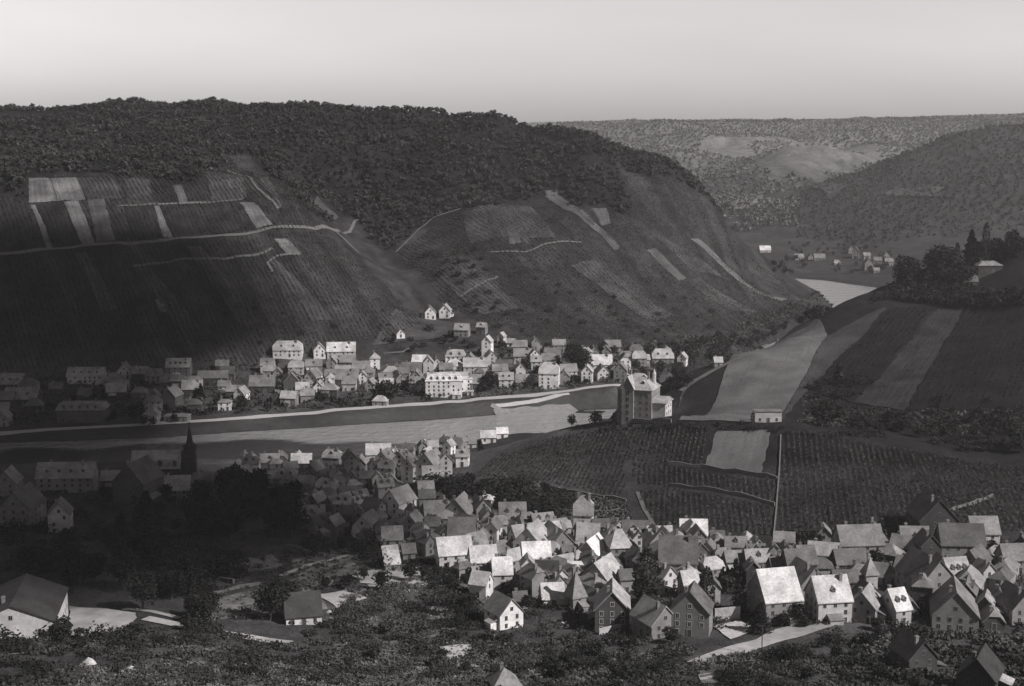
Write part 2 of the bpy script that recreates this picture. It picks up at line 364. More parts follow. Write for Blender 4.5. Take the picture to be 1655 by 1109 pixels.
rip_sheen = np.maximum(rip_sheen, .04 + .6 * np.clip((WX + 110) / 150, 0, 1)); rip_sheen = rip_sheen * np.clip((WX + 480) / 430, .3, 1) * (.95 + .05 * np.sin(WX * .09 + WY * .21) * np.sin(WY * .5 + WX * .02))  # painted sheen made dimmer towards the left
id2 = np.arange(WX.size).reshape(WX.shape)
wf = np.stack([id2[:-1, :-1], id2[:-1, 1:], id2[1:, 1:], id2[1:, :-1]], -1)[keep[:-1, :-1]].reshape(-1, 4)
used, inv = np.unique(wf.ravel(), return_inverse=True)
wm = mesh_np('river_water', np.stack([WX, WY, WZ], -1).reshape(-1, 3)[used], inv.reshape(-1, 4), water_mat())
a = wm.attributes.new('ripple_sheen', 'FLOAT', 'POINT'); a.data.foreach_set('value', rip_sheen.ravel()[used].astype(np.float32))
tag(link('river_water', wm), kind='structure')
# ------------------------------------------------------------------ fields, paths, walls laid on the ground
def strip_mat(name, col, var=.35, rows=.45, rot=-29, rowcol=.25):
    """crop rows: streaks that follow the rows plus blotchy growth"""
    m = bpy.data.materials.new(name); m.use_nodes = True; n = m.node_tree.nodes; L = m.node_tree.links
    b = n['Principled BSDF']; b.inputs['Roughness'].default_value = .95; b.inputs['Specular IOR Level'].default_value = .1
    uv = n.new('ShaderNodeUVMap'); geo = n.new('ShaderNodeNewGeometry')
    mp = n.new('ShaderNodeMapping'); mp.inputs['Scale'].default_value = (1, .03, 1); L.new(uv.outputs[0], mp.inputs[0])
    def noi(vec, s, lo, hi, d=3):
        q = n.new('ShaderNodeTexNoise'); q.inputs['Scale'].default_value = s; q.inputs['Detail'].default_value = d; L.new(vec, q.inputs['Vector'])
        r = n.new('ShaderNodeMapRange'); r.inputs[1].default_value = .34; r.inputs[2].default_value = .66; r.inputs[3].default_value = lo; r.inputs[4].default_value = hi
        L.new(q.outputs['Fac'], r.inputs[0]); return r.outputs[0]
    def mul(a, b_):
        x = n.new('ShaderNodeMath'); x.operation = 'MULTIPLY'; L.new(a, x.inputs[0]); L.new(b_, x.inputs[1]); return x.outputs[0]
    v = mul(mul(noi(mp.outputs[0], rows, 1 - rowcol, 1 + rowcol, 2), noi(geo.outputs['Position'], .9, 1 - var, 1 + var, 6)), noi(geo.outputs['Position'], .06, 1 - var, 1 + var, 3))
    s = n.new('ShaderNodeVectorMath'); s.operation = 'SCALE'; s.inputs[0].default_value = (col, col * .98, col); L.new(v, s.inputs['Scale']); L.new(s.outputs[0], b.inputs['Base Color'])
    return m
M = {}
M['f_light'] = strip_mat('pale_stubble', .14); M['f_mid'] = strip_mat('thin_vines', .085); M['f_dark'] = strip_mat('dense_vines', .028)
M['f_mid2'] = strip_mat('young_vines', .06); M['f_bright'] = strip_mat('bare_plot', .12, .15, .45, rowcol=.1)
M['path'] = mat('trodden_path', .13, .35, .5); M['road'] = mat('gravel_road', .36, .22, .35, coarse=(.08, .2)); M['quay'] = mat('quay_paving', .42, .15, .4)
M['meadow'] = mat('river_meadow', .05, .3, .25, coarse=(.03, .3)); M['sand'] = mat('gravel_beach', .22, .25, .3)
M['yard'] = mat('pale_yard', .40, .25, .25, coarse=(.1, .25)); M['rubble'] = mat('limestone_rubble', .48, .3, .8, bump=.6)
M['wallstone'] = mat('terrace_stone', .16, .35, .8, bump=.4); M['plot'] = mat('garden_soil', .16, .4, .6, coarse=(.12, .4))

def wquad(q): return [hit(*p)[:2] for p in q]
HOLES = []
def drape(name, q, m, off=.3, step=4., kind='structure', jit=.35, world=False):
    if m.name in ('pale_stubble', 'bare_plot', 'thin_vines'): HOLES.append(q)
    a, b, c_, d = q if world else wquad(q)
    a, b, c_, d = map(np.array, (a, b, c_, d))
    lu = max(np.hypot(*(b - a)), np.hypot(*(c_ - d))); lv = max(np.hypot(*(d - a)), np.hypot(*(c_ - b)))
    nu = int(min(90, max(2, lu / step))) + 1; nv = int(min(90, max(2, lv / step))) + 1
    u, v = np.meshgrid(np.linspace(0, 1, nu), np.linspace(0, 1, nv))
    p = (a[None, None] * ((1 - u) * (1 - v))[..., None] + b * (u * (1 - v))[..., None] + c_ * (u * v)[..., None] + d * ((1 - u) * v)[..., None])
    x = p[..., 0] + fbm(p[..., 0], p[..., 1], 14, jit, 11, 2) * .7; y = p[..., 1] + fbm(p[..., 0], p[..., 1], 14, jit, 12, 2) * .7
    z = height(x, y) + off
    id_ = np.arange(u.size).reshape(u.shape)
    f = np.stack([id_[1:, :-1], id_[1:, 1:], id_[:-1, 1:], id_[:-1, :-1]], -1).reshape(-1, 4)
    o = link(name, mesh_np(name, np.stack([x, y, z], -1).reshape(-1, 3), f, m, True, uv=np.stack([u * lu, v * lv], -1).reshape(-1, 2)))
    return tag(o, kind=kind)
def resample(pts, step):
    pts = np.array(pts, float); s = np.concatenate([[0], np.cumsum(np.hypot(*(pts[1:] - pts[:-1]).T))])
    n_ = max(2, int(s[-1] / step) + 1); t_ = np.linspace(0, s[-1], n_)
    return np.stack([np.interp(t_, s, pts[:, 0]), np.interp(t_, s, pts[:, 1])], -1)
def ribbon(name, px, width, m, off=.22, world=False, jit=.0, flat=None):
    p = resample([q[:2] for q in px] if world else wquad(px), 4.0)
    tn = np.gradient(p, axis=0); tn /= np.hypot(*tn.T)[:, None] + 1e-9; nn = np.stack([-tn[:, 1], tn[:, 0]], -1)
    wd = width * (1 + jit * np.sin(np.arange(len(p)) * 1.7) * .5)
    rows = [p + nn * (wd * k)[:, None] for k in (-.5, -.17, .17, .5)]
    V = np.stack(rows, 1); z = height(V[..., 0], V[..., 1]) + off
    if flat is not None: z = np.maximum(z, flat)
    n_ = len(p); id_ = np.arange(n_ * 4).reshape(n_, 4)
    f = np.stack([id_[:-1, :-1], id_[1:, :-1], id_[1:, 1:], id_[:-1, 1:]], -1).reshape(-1, 4)[:, ::-1]
    return tag(link(name, mesh_np(name, np.concatenate([V, z[..., None]], -1).reshape(-1, 3), f, m, True)), kind='structure')
def lowwall(px, label, hgt=1.4, thick=.6, m=None, name='terrace_wall', cat='stone wall', group=None, sink=.6):
    p = resample(wquad(px), 5.0); tn = np.gradient(p, axis=0); tn /= np.hypot(*tn.T)[:, None] + 1e-9; nn = np.stack([-tn[:, 1], tn[:, 0]], -1)
    b = MB(); z = height(p[:, 0], p[:, 1]); zt = z + hgt * (1 + .25 * np.sin(np.arange(len(p)) * 2.3))
    for i in range(len(p)):
        l = p[i] - nn[i] * thick / 2; r = p[i] + nn[i] * thick / 2
        b.v += [(l[0], l[1], z[i] - sink), (r[0], r[1], z[i] - sink), (r[0], r[1], zt[i]), (l[0], l[1], zt[i])]
    for i in range(len(p) - 1):
        k = 4 * i
        for j in range(4):
            b.f.append((k + j, k + 4 + j, k + 4 + (j + 1) % 4, k + (j + 1) % 4)); b.m.append(0)
    b.f += [(0, 1, 2, 3), tuple(4 * (len(p) - 1) + j for j in (3, 2, 1, 0))]; b.m += [0, 0]
    return tag(link(name, b.mesh(name, m or M['wallstone'])), label, cat, group)

# plots on the far left slope
for q, m in (
  (((46,289),(80,289),(93,326),(47,329)), 'f_light'), (((81,289),(124,288),(139,323),(94,326)), 'f_light'), (((49,332),(57,332),(86,401),(76,402)), 'f_light'),
  (((103,327),(127,325),(154,396),(134,398)), 'f_light'), (((141,324),(168,322),(186,390),(157,394)), 'f_mid'), (((126,289),(182,284),(198,322),(140,323)), 'f_mid2'),
  (((200,290),(240,290),(250,331),(206,333)), 'f_mid2'), (((249,334),(257,333),(279,384),(264,384)), 'f_light'), (((278,300),(293,299),(304,330),(291,331)), 'f_mid'),
  (((258,333),(320,329),(350,380),(281,384)), 'f_dark'), (((322,329),(385,326),(412,372),(352,379)), 'f_dark'), (((58,332),(102,327),(132,398),(88,402)), 'f_dark'),
  (((200,333),(247,334),(262,385),(215,390)), 'f_dark'),
  (((387,328),(410,328),(441,364),(415,370)), 'f_light'), (((443,387),(461,386),(487,411),(464,412)), 'f_light'), (((330,278),(392,284),(400,322),(342,325)), 'f_mid2'),
  (((369,253),(402,253),(457,334),(448,340)), 'f_mid2'), (((500,330),(512,318),(548,352),(540,356)), 'f_mid2'), (((200,392),(215,391),(260,430),(240,432)), 'f_mid2'),
  (((215,430),(240,430),(330,540),(300,545)), 'f_mid2'), (((300,400),(325,398),(420,520),(390,530)), 'f_mid2'), (((120,410),(140,408),(190,500),(165,505)), 'f_mid2'), (((420,400),(440,415),(540,520),(505,520)), 'f_mid2'),
  (((250,485),(262,484),(272,505),(260,506)), 'f_light'),
  # nose
  (((1116,387),(1127,386),(1272,484),(1262,488)), 'f_bright'), (((880,318),(898,312),(1002,400),(994,406)), 'f_mid'), (((957,337),(980,337),(987,362),(972,366)), 'f_mid'),
  (((880,309),(900,308),(906,324),(888,326)), 'f_mid'), (((812,345),(820,343),(860,396),(850,398)), 'f_mid2'), (((1045,405),(1060,402),(1110,450),(1098,455)), 'f_mid'),
  (((770,352),(782,352),(786,376),(776,378)), 'f_mid2'), (((820,376),(838,378),(842,394),(824,396)), 'f_mid'), (((920,430),(960,420),(1090,510),(1050,520)), 'f_mid2'),
  (((600,560),(640,500),(780,520),(760,540)), 'f_mid2'), (((1110,455),(1130,450),(1230,505),(1205,512)), 'f_mid2'), (((700,440),(760,420),(840,500),(780,510)), 'f_mid2'),
  (((745,345),(860,335),(900,385),(760,395)), 'f_mid2'), (((1010,360),(1090,400),(1180,455),(1120,440)), 'f_mid2')):
    drape('vineyard_plot', q, M[m], off=.45)
# plots on the right-hand vine hill and mound
M['f_slope'] = strip_mat('pale_vine_slope', .12, .2, .6, rowcol=.12); M['f_slope2'] = strip_mat('grey_vine_slope', .05, .28, .6, rowcol=.15)
M['f_slope3'] = strip_mat('green_vine_slope', .036, .3, .6, rowcol=.2); M['f_black'] = strip_mat('deep_vine_slope', .012, .3, .6)
drape('vineyard_plot', ((1257,546),(1337,544),(1216,684),(1097,681)), M['f_slope'], off=.5, jit=.3)
drape('vineyard_plot', ((1338,544),(1432,497),(1300,625),(1217,684)), M['f_slope2'], off=.5, jit=.8)
drape('vineyard_plot', ((1440,500),(1512,492),(1377,652),(1302,626)), M['f_black'], off=.5, jit=.8)
drape('vineyard_plot', ((1514,500),(1556,497),(1463,664),(1380,653)), M['f_slope3'], off=.5, jit=.8)
drape('vineyard_plot', ((1558,497),(1655,470),(1655,665),(1466,664)), M['f_black'], off=.5, jit=.8)
drape('bare_plot', ((1159,697),(1247,695),(1231,765),(1139,756)), M['f_bright'], off=.3, jit=.6)
drape('grass_bank', ((1110,628),(1205,570),(1240,556),(1090,668)), M['f_mid'], off=.4)
ribbon('path', ((1100,633),(1135,610),(1175,588),(1215,572),(1242,558)), 3.5, M['path'], off=.5)
# far fields in the haze, with sunlit slope tone put into their colour
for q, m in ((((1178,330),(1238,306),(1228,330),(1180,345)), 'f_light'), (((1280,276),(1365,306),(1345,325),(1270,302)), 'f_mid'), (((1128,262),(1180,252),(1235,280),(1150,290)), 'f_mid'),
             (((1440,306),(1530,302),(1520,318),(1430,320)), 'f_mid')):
    drape('far_sunlit_field', q, M[m], off=2.0, step=25, jit=6)
# paths on the slopes
ribbon('slope_road', ((0,411),(68,404),(203,395),(305,385),(400,379),(508,371),(545,374)), 3.2, M['path'], off=.6)
ribbon('slope_path', ((545,374),(575,356),(610,350)), 2.5, M['path'], off=.5); ribbon('slope_path', ((540,372),(560,390),(580,410)), 2.5, M['path'], off=.5)
ribbon('slope_path', ((190,334),(260,331),(330,328),(392,323)), 2.2, M['path'], off=.55); ribbon('slope_path', ((215,431),(321,419),(370,419),(423,411),(440,402)), 2.4, M['path'], off=.55)
ribbon('slope_path', ((340,272),(378,281),(402,286),(425,312),(450,338)), 2.4, M['path'], off=.55); ribbon('slope_path', ((440,440),(432,425),(448,414),(485,412)), 2.0, M['path'], off=.55)
ribbon('slope_path', ((745,480),(780,458),(805,448)), 1.8, M['path'], off=.5); ribbon('slope_path', ((790,408),(850,408),(880,395),(940,392)), 1.6, M['path'], off=.5)
ribbon('slope_path', ((640,408),(700,352),(745,338)), 1.6, M['path'], off=.5); ribbon('slope_path', ((1030,796),(1042,825),(1060,855),(1085,860)), 1.6, M['path'], off=.3)
ribbon('slope_path', ((620,572),(650,570),(665,562)), 2.2, M['path'], off=.4)
# far quay, meadow, beach
quay = [(0,701),(100,694),(215,688),(400,676),(582,661),(700,653),(780,645),(890,636),(980,624),(1012,626)]
ribbon('promenade', quay, 7.0, M['quay'], off=.35)
qa = resample(wquad(quay), 10); la = resample([at0(*q) for q in ((0,716),(130,712),(250,708),(380,699),(500,692),(600,685),(700,679),(800,671),(900,665),(1005,661))], 10)
for (i0, i1, m, off) in ((0.0, .99, 'meadow', .14),):
    n_ = 90; ta = np.linspace(i0, i1, n_); A = np.stack([np.interp(ta, np.linspace(0, 1, len(qa)), qa[:, k]) for k in (0, 1)], -1); B = np.stack([np.interp(ta, np.linspace(0, 1, len(la)), la[:, k]) for k in (0, 1)], -1)
    rows = [A * (1 - s) + B * s for s in np.linspace(.1, .97, 12)]; V = np.stack(rows, 1); z = height(V[..., 0], V[..., 1]) + off
    id_ = np.arange(n_ * 12).reshape(n_, 12); f = np.stack([id_[:-1, :-1], id_[:-1, 1:], id_[1:, 1:], id_[1:, :-1]], -1).reshape(-1, 4)
    tag(link('river_meadow', mesh_np('river_meadow', np.concatenate([V, z[..., None]], -1).reshape(-1, 3), f, M[m], True)), kind='structure')
ribbon('quay_ramp', ((794,655),(806,662),(822,671)), 3.0, M['sand'], off=.4) 
ribbon('quay_ramp', ((800,657),(860,650),(920,637)), 2.6, M['quay'], off=.36)
ribbon('gravel_beach', ((800,670),(860,666),(920,662),(1003,658)), 7.5, M['sand'], off=.45, jit=.3)
# near ground: roads, yards, plots
ribbon('village_road', ((1125,1075),(1170,1058),(1230,1040),(1290,1024),(1340,1008),(1375,990)), 6.2, M['road'], off=.3)
ribbon('village_road', ((1230,1040),(1262,1022),(1300,1012)), 5, M['road'], off=.34)
ribbon('lane', ((235,1000),(300,1014),(370,1025),(430,1036),(470,1040)), 4.2, M['road'], off=.3); ribbon('lane', ((200,985),(250,990),(290,1000)), 2.6, M['road'], off=.26)
ribbon('lane', ((640,893),(690,915),(730,935),(770,962),(800,985)), 2.6, M['path'], off=.3)
ribbon('lane', ((455,932),(500,914),(563,898)), 2.4, M['road'], off=.3)
drape('pale_yard', ((112,980),(225,992),(200,1028),(112,1030)), M['yard'], off=.25, jit=.8)
drape('pale_yard', ((515,962),(560,955),(592,968),(545,985)), M['rubble'], off=.25, jit=.6)
drape('rubble_ground', ((715,1045),(785,1040),(790,1078),(725,1080)), M['rubble'], off=.25, jit=2)
drape('rubble_ground', ((1155,1012),(1190,1004),(1226,1018),(1178,1034)), M['rubble'], off=.3, jit=.8)
drape('garden_plot', ((320,975),(440,950),(455,990),(330,1005)), M['plot'], off=.2, jit=.8); drape('garden_plot', ((470,905),(560,890),(585,930),(480,935)), M['plot'], off=.2, jit=1)
drape('garden_plot', ((560,925),(680,915),(690,950),(590,955)), M['yard'], off=.18, jit=2.5); drape('garden_plot', ((1130,1085),(1220,1078),(1215,1100),(1130,1108)), M['plot'], off=.2)
for q_, m_ in ((((300,905),(350,898),(372,925),(318,935)),'f_dark'), (((385,905),(440,897),(458,915),(400,926)),'plot'), (((330,945),(385,930),(415,942),(360,958)),'f_mid'), (((460,940),(520,925),(545,945),(480,960)),'plot'),
              (((540,1000),(600,990),(640,1010),(570,1022)),'f_mid'), (((650,960),(700,950),(730,975),(670,990)),'f_mid2'), (((880,1045),(960,1035),(985,1060),(900,1075)),'f_mid2'), (((1000,1055),(1060,1050),(1090,1075),(1020,1085)),'f_mid'),
              (((300,1045),(400,1050),(420,1075),(300,1072)),'f_mid'), (((600,920),(660,912),(668,930),(610,938)),'plot'), (((490,970),(520,962),(528,985),(500,990)),'plot'), (((1130,1086),(1190,1082),(1190,1096),(1130,1100)),'yard')):
    drape('garden_plot', q_, M[m_], off=.2, jit=.3, step=3)
ribbon('footpath', ((540,1050),(620,1040),(700,1030),(770,1005),(800,985)), 1.8, M['path'], off=.3); ribbon('footpath', ((0,1060),(110,1048),(230,1058),(330,1075),(470,1080)), 1.6, M['path'], off=.3)
ribbon('footpath', ((905,1060),(930,1030),(945,1010)), 1.6, M['path'], off=.3); ribbon('footpath', ((850,1095),(930,1085),(1000,1090),(1100,1080)), 1.8, M['path'], off=.3)
drape('garden_plot', ((620,1080),(700,1076),(720,1105),(600,1109)), M['plot'], off=.2, jit=2)
# terrace walls and garden walls
lowwall(((1080,751),(1140,757),(1200,765),(1256,775)), 'long pale terrace wall below the bare plot on the mound', 1.5)
lowwall(((1080,786),(1150,793),(1215,806),(1252,819)), 'pale terrace wall crossing the mound halfway down, left of the row vines', 1.4)
lowwall(((765,779),(800,776),(833,778)), 'short pale wall at the left foot of the mound above dark trees', 1.2)
lowwall(((874,788),(927,797),(992,807),(1012,811)), 'pale broken terrace wall on the lower left of the mound', 1.2)
lowwall(((876,819),(917,829),(960,831),(1000,828)), 'lowest pale terrace wall on the mound, just above the village roofs', 1.2)
lowwall(((1262,705),(1260,755),(1255,820),(1250,868)), 'stone wall running straight down the mound beside the row vines', 0.8, .5)
lowwall(((1455,868),(1500,845),(1550,822),(1604,803)), 'thin pale wall climbing right behind the big triangular gable', 1.2)
lowwall(((317,928),(345,936),(378,945)), 'pale garden wall among dark gardens left of centre', 1.6, .8, name='garden_wall')
lowwall(((462,884),(495,893),(525,901)), 'thin garden wall beside the dark trees, left of the slanting lane', 1.2, .7, name='garden_wall')
lowwall(((325,967),(370,955),(420,945)), 'grey garden wall above the speckled vegetable plot', 1.0, .6, name='garden_wall')
lowwall(((1155,1002),(1175,1003),(1196,1001)), 'white enclosure wall right of the tall shed with striped side', 3.4, .5, M['rubble'], name='enclosure_wall')
lowwall(((968,1026),(1000,1020),(1030,1014)), 'white garden wall in front of the dark gabled house', 1.8, .5, M['rubble'], name='garden_wall')
lowwall(((540,1046),(590,1050),(640,1058)), 'thin grey wall crossing the scrub in the foreground', .9, .5, name='garden_wall')
lowwall(((990,682),(1040,684),(1085,683)), 'pale garden wall in front of the tall institute building', 1.8, .6, name='garden_wall')
# ------------------------------------------------------------------ plants
M['leaf'] = mat('leaf', .045, .45, .35, rand=.25, tintc=(.97, 1, .97)); M['leaf_d'] = mat('dark_leaf', .022, .4, .35, rand=.25, tintc=(.97, 1, .97))
M['wood_leaf'] = mat('woodland_leaf', .048, .5, .12, coarse=(.02, .25), tintc=(.98, 1, .98)); M['bark'] = mat('bark', .07, .3, 3)
M['vine'] = mat('vine_leaf', .05, .5, .5, coarse=(.03, .25), tintc=(.98, 1, .97)); M['scrub'] = mat('scrub_leaf', .056, .6, .3, coarse=(.035, .75), tintc=(.98, 1, .97))
M['dry'] = mat('dry_grass', .14, .5, .4, coarse=(.06, .4)); M['spurwood'] = mat('spur_wood_leaf', .055, .3, .05, coarse=(.006, .3)); M['haze_paled_wood'] = mat('haze_paled_leaf', .15, .4, .05, coarse=(.01, .3))  # far wood leaf paled, distance haze put into its colour
def leafquads(cen, size, rg_, up=.35):
    """one irregular leaf-clump quad per centre"""
    n_ = len(cen); a = rg_.normal(size=(n_, 3)); a[:, 2] *= .7; a /= np.linalg.norm(a, axis=1)[:, None]
    b_ = np.cross(a, rg_.normal(size=(n_, 3))); b_ /= np.linalg.norm(b_, axis=1)[:, None]
    s = (size * rg_.uniform(.6, 1.35, n_))[:, None]; t_ = s * rg_.uniform(.5, .95, (n_, 1))
    V = np.stack([cen - a * s, cen - b_ * t_, cen + a * s, cen + b_ * t_], 1).reshape(-1, 3)
    return V, np.arange(4 * n_).reshape(-1, 4)
def crown_pts(kind, n_, rg_):
    """points in a unit-height crown (z 0..1), radius about .5"""
    if kind == 'round':
        lob = [(rg_.uniform(-.22, .22), rg_.uniform(-.22, .22), rg_.uniform(.38, .78), rg_.uniform(.2, .3)) for _ in range(8)] + [(0, 0, .55, .34)]
        P_ = []
        for i in range(n_):
            l = lob[rg_.integers(len(lob))]; d = rg_.normal(size=3); d /= np.linalg.norm(d); P_.append(np.array(l[:3]) + d * l[3] * rg_.uniform(.6, 1.05))
        P_ = np.array(P_); P_[:, 2] = np.clip(P_[:, 2], .12, None); return P_
    if kind == 'slim':
        z = rg_.uniform(.05, 1, n_); r = .17 * np.sqrt(np.clip(np.sin(np.pi * np.clip(z, .02, .98) ** .8), 0, 1)) * rg_.uniform(.5, 1.15, n_)
    elif kind == 'conifer':
        z = rg_.uniform(.06, 1, n_) ** 1.15; r = .30 * (1 - z) ** .8 * (1 + .22 * np.sin(z * 42)) * rg_.uniform(.45, 1.1, n_) + .01
    elif kind == 'bush':
        d = rg_.normal(size=(n_, 3)); d /= np.linalg.norm(d, axis=1)[:, None]; d[:, 2] = np.abs(d[:, 2])
        k = rg_.uniform(.5, 1.1, n_) * (1 + .25 * np.sin(d[:, 0] * 6 + 2) * np.cos(d[:, 1] * 5)); P_ = d * k[:, None] * np.array([.62, .62, .85]); return P_
    a = rg_.uniform(0, 6.283, n_); return np.stack([r * np.cos(a), r * np.sin(a), z], -1)
PROTO = {}
def proto(kind, var, dens, dark):
    key = (kind, var, dens, dark)
    if key in PROTO: return PROTO[key]
    g = np.random.default_rng(hash(key[1]) + len(kind) * 7 + 3); n_ = {'hi': 1500, 'mid': 420, 'lo': 170}[dens]
    if kind in ('slim',): n_ = n_ // 2
    P_ = crown_pts(kind, n_, g); sz = {'hi': .034, 'mid': .062, 'lo': .095}[dens] * (1.0 if kind != 'slim' else .8)
    V, Q = leafquads(P_, sz, g); PROTO[key] = (mesh_np('crown', V, Q, M['leaf_d' if dark else 'leaf']), trunk(kind, g)); return PROTO[key]
def trunk(kind, g):
    b = MB()
    if kind == 'bush':
        for k in range(4):
            a = k * 1.6; b.tube((0, 0, -.1), (.25 * math.cos(a), .25 * math.sin(a), .45), .03, .012, 5)
    else:
        th = .42 if kind == 'round' else .9; b.cyl(0, 0, -.06, .3, .028, .022, 7); b.tube((0, 0, .3), (.01, 0, th + .2 if th < .5 else th), .022, .008, 6)
        if kind == 'round':
            for k in range(6):
                a = k * 1.05 + .3; b.tube((0, 0, .24 + .03 * k), (.24 * math.cos(a), .24 * math.sin(a), .5 + .03 * k), .012, .005, 5)
        else:
            for k in range(6):
                a = k * 1.9; b.tube((0, 0, .15 + .1 * k), (.12 * math.cos(a), .12 * math.sin(a), .18 + .1 * k), .006, .003, 4)
    return b.mesh('trunk', M['bark'])
rt = random.Random(11); TREES = []
NAMES = {'round': 'leafy_tree', 'slim': 'cypress_tree', 'conifer': 'conifer_tree', 'bush': 'shrub'}
CATS = {'round': 'tree', 'slim': 'tree', 'conifer': 'tree', 'bush': 'shrub'}
def tree_at(p, h, kind, label, group=None, dark=True, wid=1.0, name=None):
    px_h = h / p[1] * 1421
    dens = 'hi' if px_h > 26 else ('mid' if px_h > 11 else 'lo')
    cm, tm = proto(kind, rt.randrange(3), dens, dark)
    e = link(name or NAMES[kind], None, loc=(p[0], p[1], height(p[0], p[1]) - .05), rz=rt.uniform(0, 6.28))
    e.empty_display_size = .5; e.scale = (h * wid, h * wid, h)
    link('crown', cm, e); link('trunk', tm, e)
    tag(e, label, CATS[kind], group); TREES.append((p[0], p[1], h)); return e
def tree(px, py, hpx, kind, label, group=None, dark=True, wid=1.0):
    p = hit(px, py); return tree_at(p, hpx * p[1] / F, kind, label, group, dark, wid)
MASS = []
def cluster(poly, n_, kinds, h0, h1, label, group, dark=True, wid=1.0, sep=3.0, seed=1, dmin=230, dmax=1900, mass=False):
    qa_, qb_ = np.quantile([q[0] for q in poly], (.36, .64)) if n_ < 24 else (min(q[0] for q in poly) * .66 + max(q[0] for q in poly) * .34, min(q[0] for q in poly) * .34 + max(q[0] for q in poly) * .66)
    r = random.Random(seed); xs_ = [q[0] for q in poly]; ys_ = [q[1] for q in poly]; got = []; k = 0
    while len(got) < n_ and k < n_ * 60:
        k += 1; x = r.uniform(min(xs_), max(xs_)); y = r.uniform(min(ys_), max(ys_))
        if not inpoly(np.array([x]), np.array([y]), poly)[0]: continue
        p = hit(x, y, dmin, dmax)
        if sdist(np.array([p[0]]), np.array([p[1]]), RIVER)[0] < 2: continue
        if any(math.hypot(p[0] - q[0], p[1] - q[1]) < sep for q in got): continue
        got.append(p); h_ = r.uniform(h0, h1); kd = r.choice(kinds); sd = ('left' if x < qa_ else 'right' if x > qb_ else 'middle') if n_ >= 10 else ''
        ym = (min(ys_) + max(ys_)) / 2; sd = sd and f', {"far" if y < ym else "near"} {sd}'
        if mass: MASS.append((p[0], p[1], p[2] - .3, h_ * .9)); continue
        tree_at(p, h_, kd, label + sd, group, dark, wid * r.uniform(.85, 1.2))

# woods that read as one mass: thousands of crowns merged in one object
def wood(name, label, pts, hs, m, nq, qs, seed):
    g = np.random.default_rng(seed); T = []
    for k in range(5):
        P_ = crown_pts('round', nq, g); V, Q = leafquads(P_, qs, g); T.append(V)
    n_ = len(pts); Vs = []
    for k in range(5):
        sel = np.arange(n_) % 5 == k; p = pts[sel]; h = hs[sel]; a = g.uniform(0, 6.28, len(p)); ca, sa = np.cos(a), np.sin(a)
        V = T[k][None]; w_ = (h * g.uniform(.85, 1.25, len(p)))[:, None]
        x = (V[..., 0] * ca[:, None] - V[..., 1] * sa[:, None]) * w_ + p[:, None, 0]; y = (V[..., 0] * sa[:, None] + V[..., 1] * ca[:, None]) * w_ + p[:, None, 1]
        z = V[..., 2] * h[:, None] + p[:, None, 2]; Vs.append(np.stack([x, y, z], -1).reshape(-1, 3))
    V = np.concatenate(Vs); return tag(link(name, mesh_np(name, V, np.arange(len(V)).reshape(-1, 4), m)), label, 'woodland', kind='stuff')
GAP = [[(-10,181),(122,180),(160,187),(0,192)], [(195,178),(330,178),(330,184),(195,184)], [(690,182),(712,182),(712,188),(690,188)], [(495,325),(515,315),(560,350),(545,358)], [(945,250),(975,255),(970,270),(945,262)]]
g = np.random.default_rng(4); gx, gy = np.meshgrid(np.arange(-760, 260, 5.1), np.arange(1080, 1680, 5.1)); gx = gx.ravel() + g.uniform(-4, 4, gx.size); gy = gy.ravel() + g.uniform(-4, 4, gy.size)
gz = height(gx, gy); qx, qy = project(np.stack([gx, gy, gz], -1)); ok = inpoly(qx, qy, FOR) & (gz > 40) & (qx < 1235)
thin = fbm(gx, gy, 60, 1, 21, 2)
for G_ in GAP: ok &= ~(inpoly(qx, qy, G_) & (gy < 1520))
pts = np.stack([gx, gy, gz - .6], -1)[ok]; hs = g.uniform(3.2, 5.8, len(pts)) * np.where(g.uniform(size=len(pts)) < .05, 1.3, 1) * np.clip(1 + .25 * thin[ok], .6, 1.3)
wood('hillside_wood', 'dense dark wood covering the top of the big hill', pts, hs, M['wood_leaf'], 52, .15, 6)
# farther woods
gx, gy = np.meshgrid(np.arange(-100, 1900, 11.), np.arange(1760, 4200, 11.)); gx = gx.ravel() + g.uniform(-5, 5, gx.size); gy = gy.ravel() + g.uniform(-5, 5, gy.size)
gz = height(gx, gy); qx, qy = project(np.stack([gx, gy, gz], -1)); msk = fbm(gx, gy, 420, 1, 33, 3); ok = (qx > 900) & (qx < 1720) & (gz > 18) & ((msk > -.25) | (gz > 140) | ((qx > 1420) & (gy < 2500) & (msk > -.9))) & ((gy > 2050) | (msk > .1))
spur = (gy < 2480) & (qx > 1290)
ok = ok & ~spur & (gz > 18) | (spur & (gz > 20) & (qx < 1720) & (gy > 1760))
pts = np.stack([gx, gy, gz - 1], -1); k1 = ok & spur; k2 = ok & ~spur
wood('far_woods', 'hazy woods on the distant hills beyond the river bend', pts[k2], g.uniform(4.5, 8, k2.sum()), M['haze_paled_wood'], 14, .3, 7)
wood('spur_wood', 'dark even wood on the spur descending from the right edge behind the vine hill', pts[k1], g.uniform(4, 6.5, k1.sum()), M['spurwood'], 16, .28, 8)

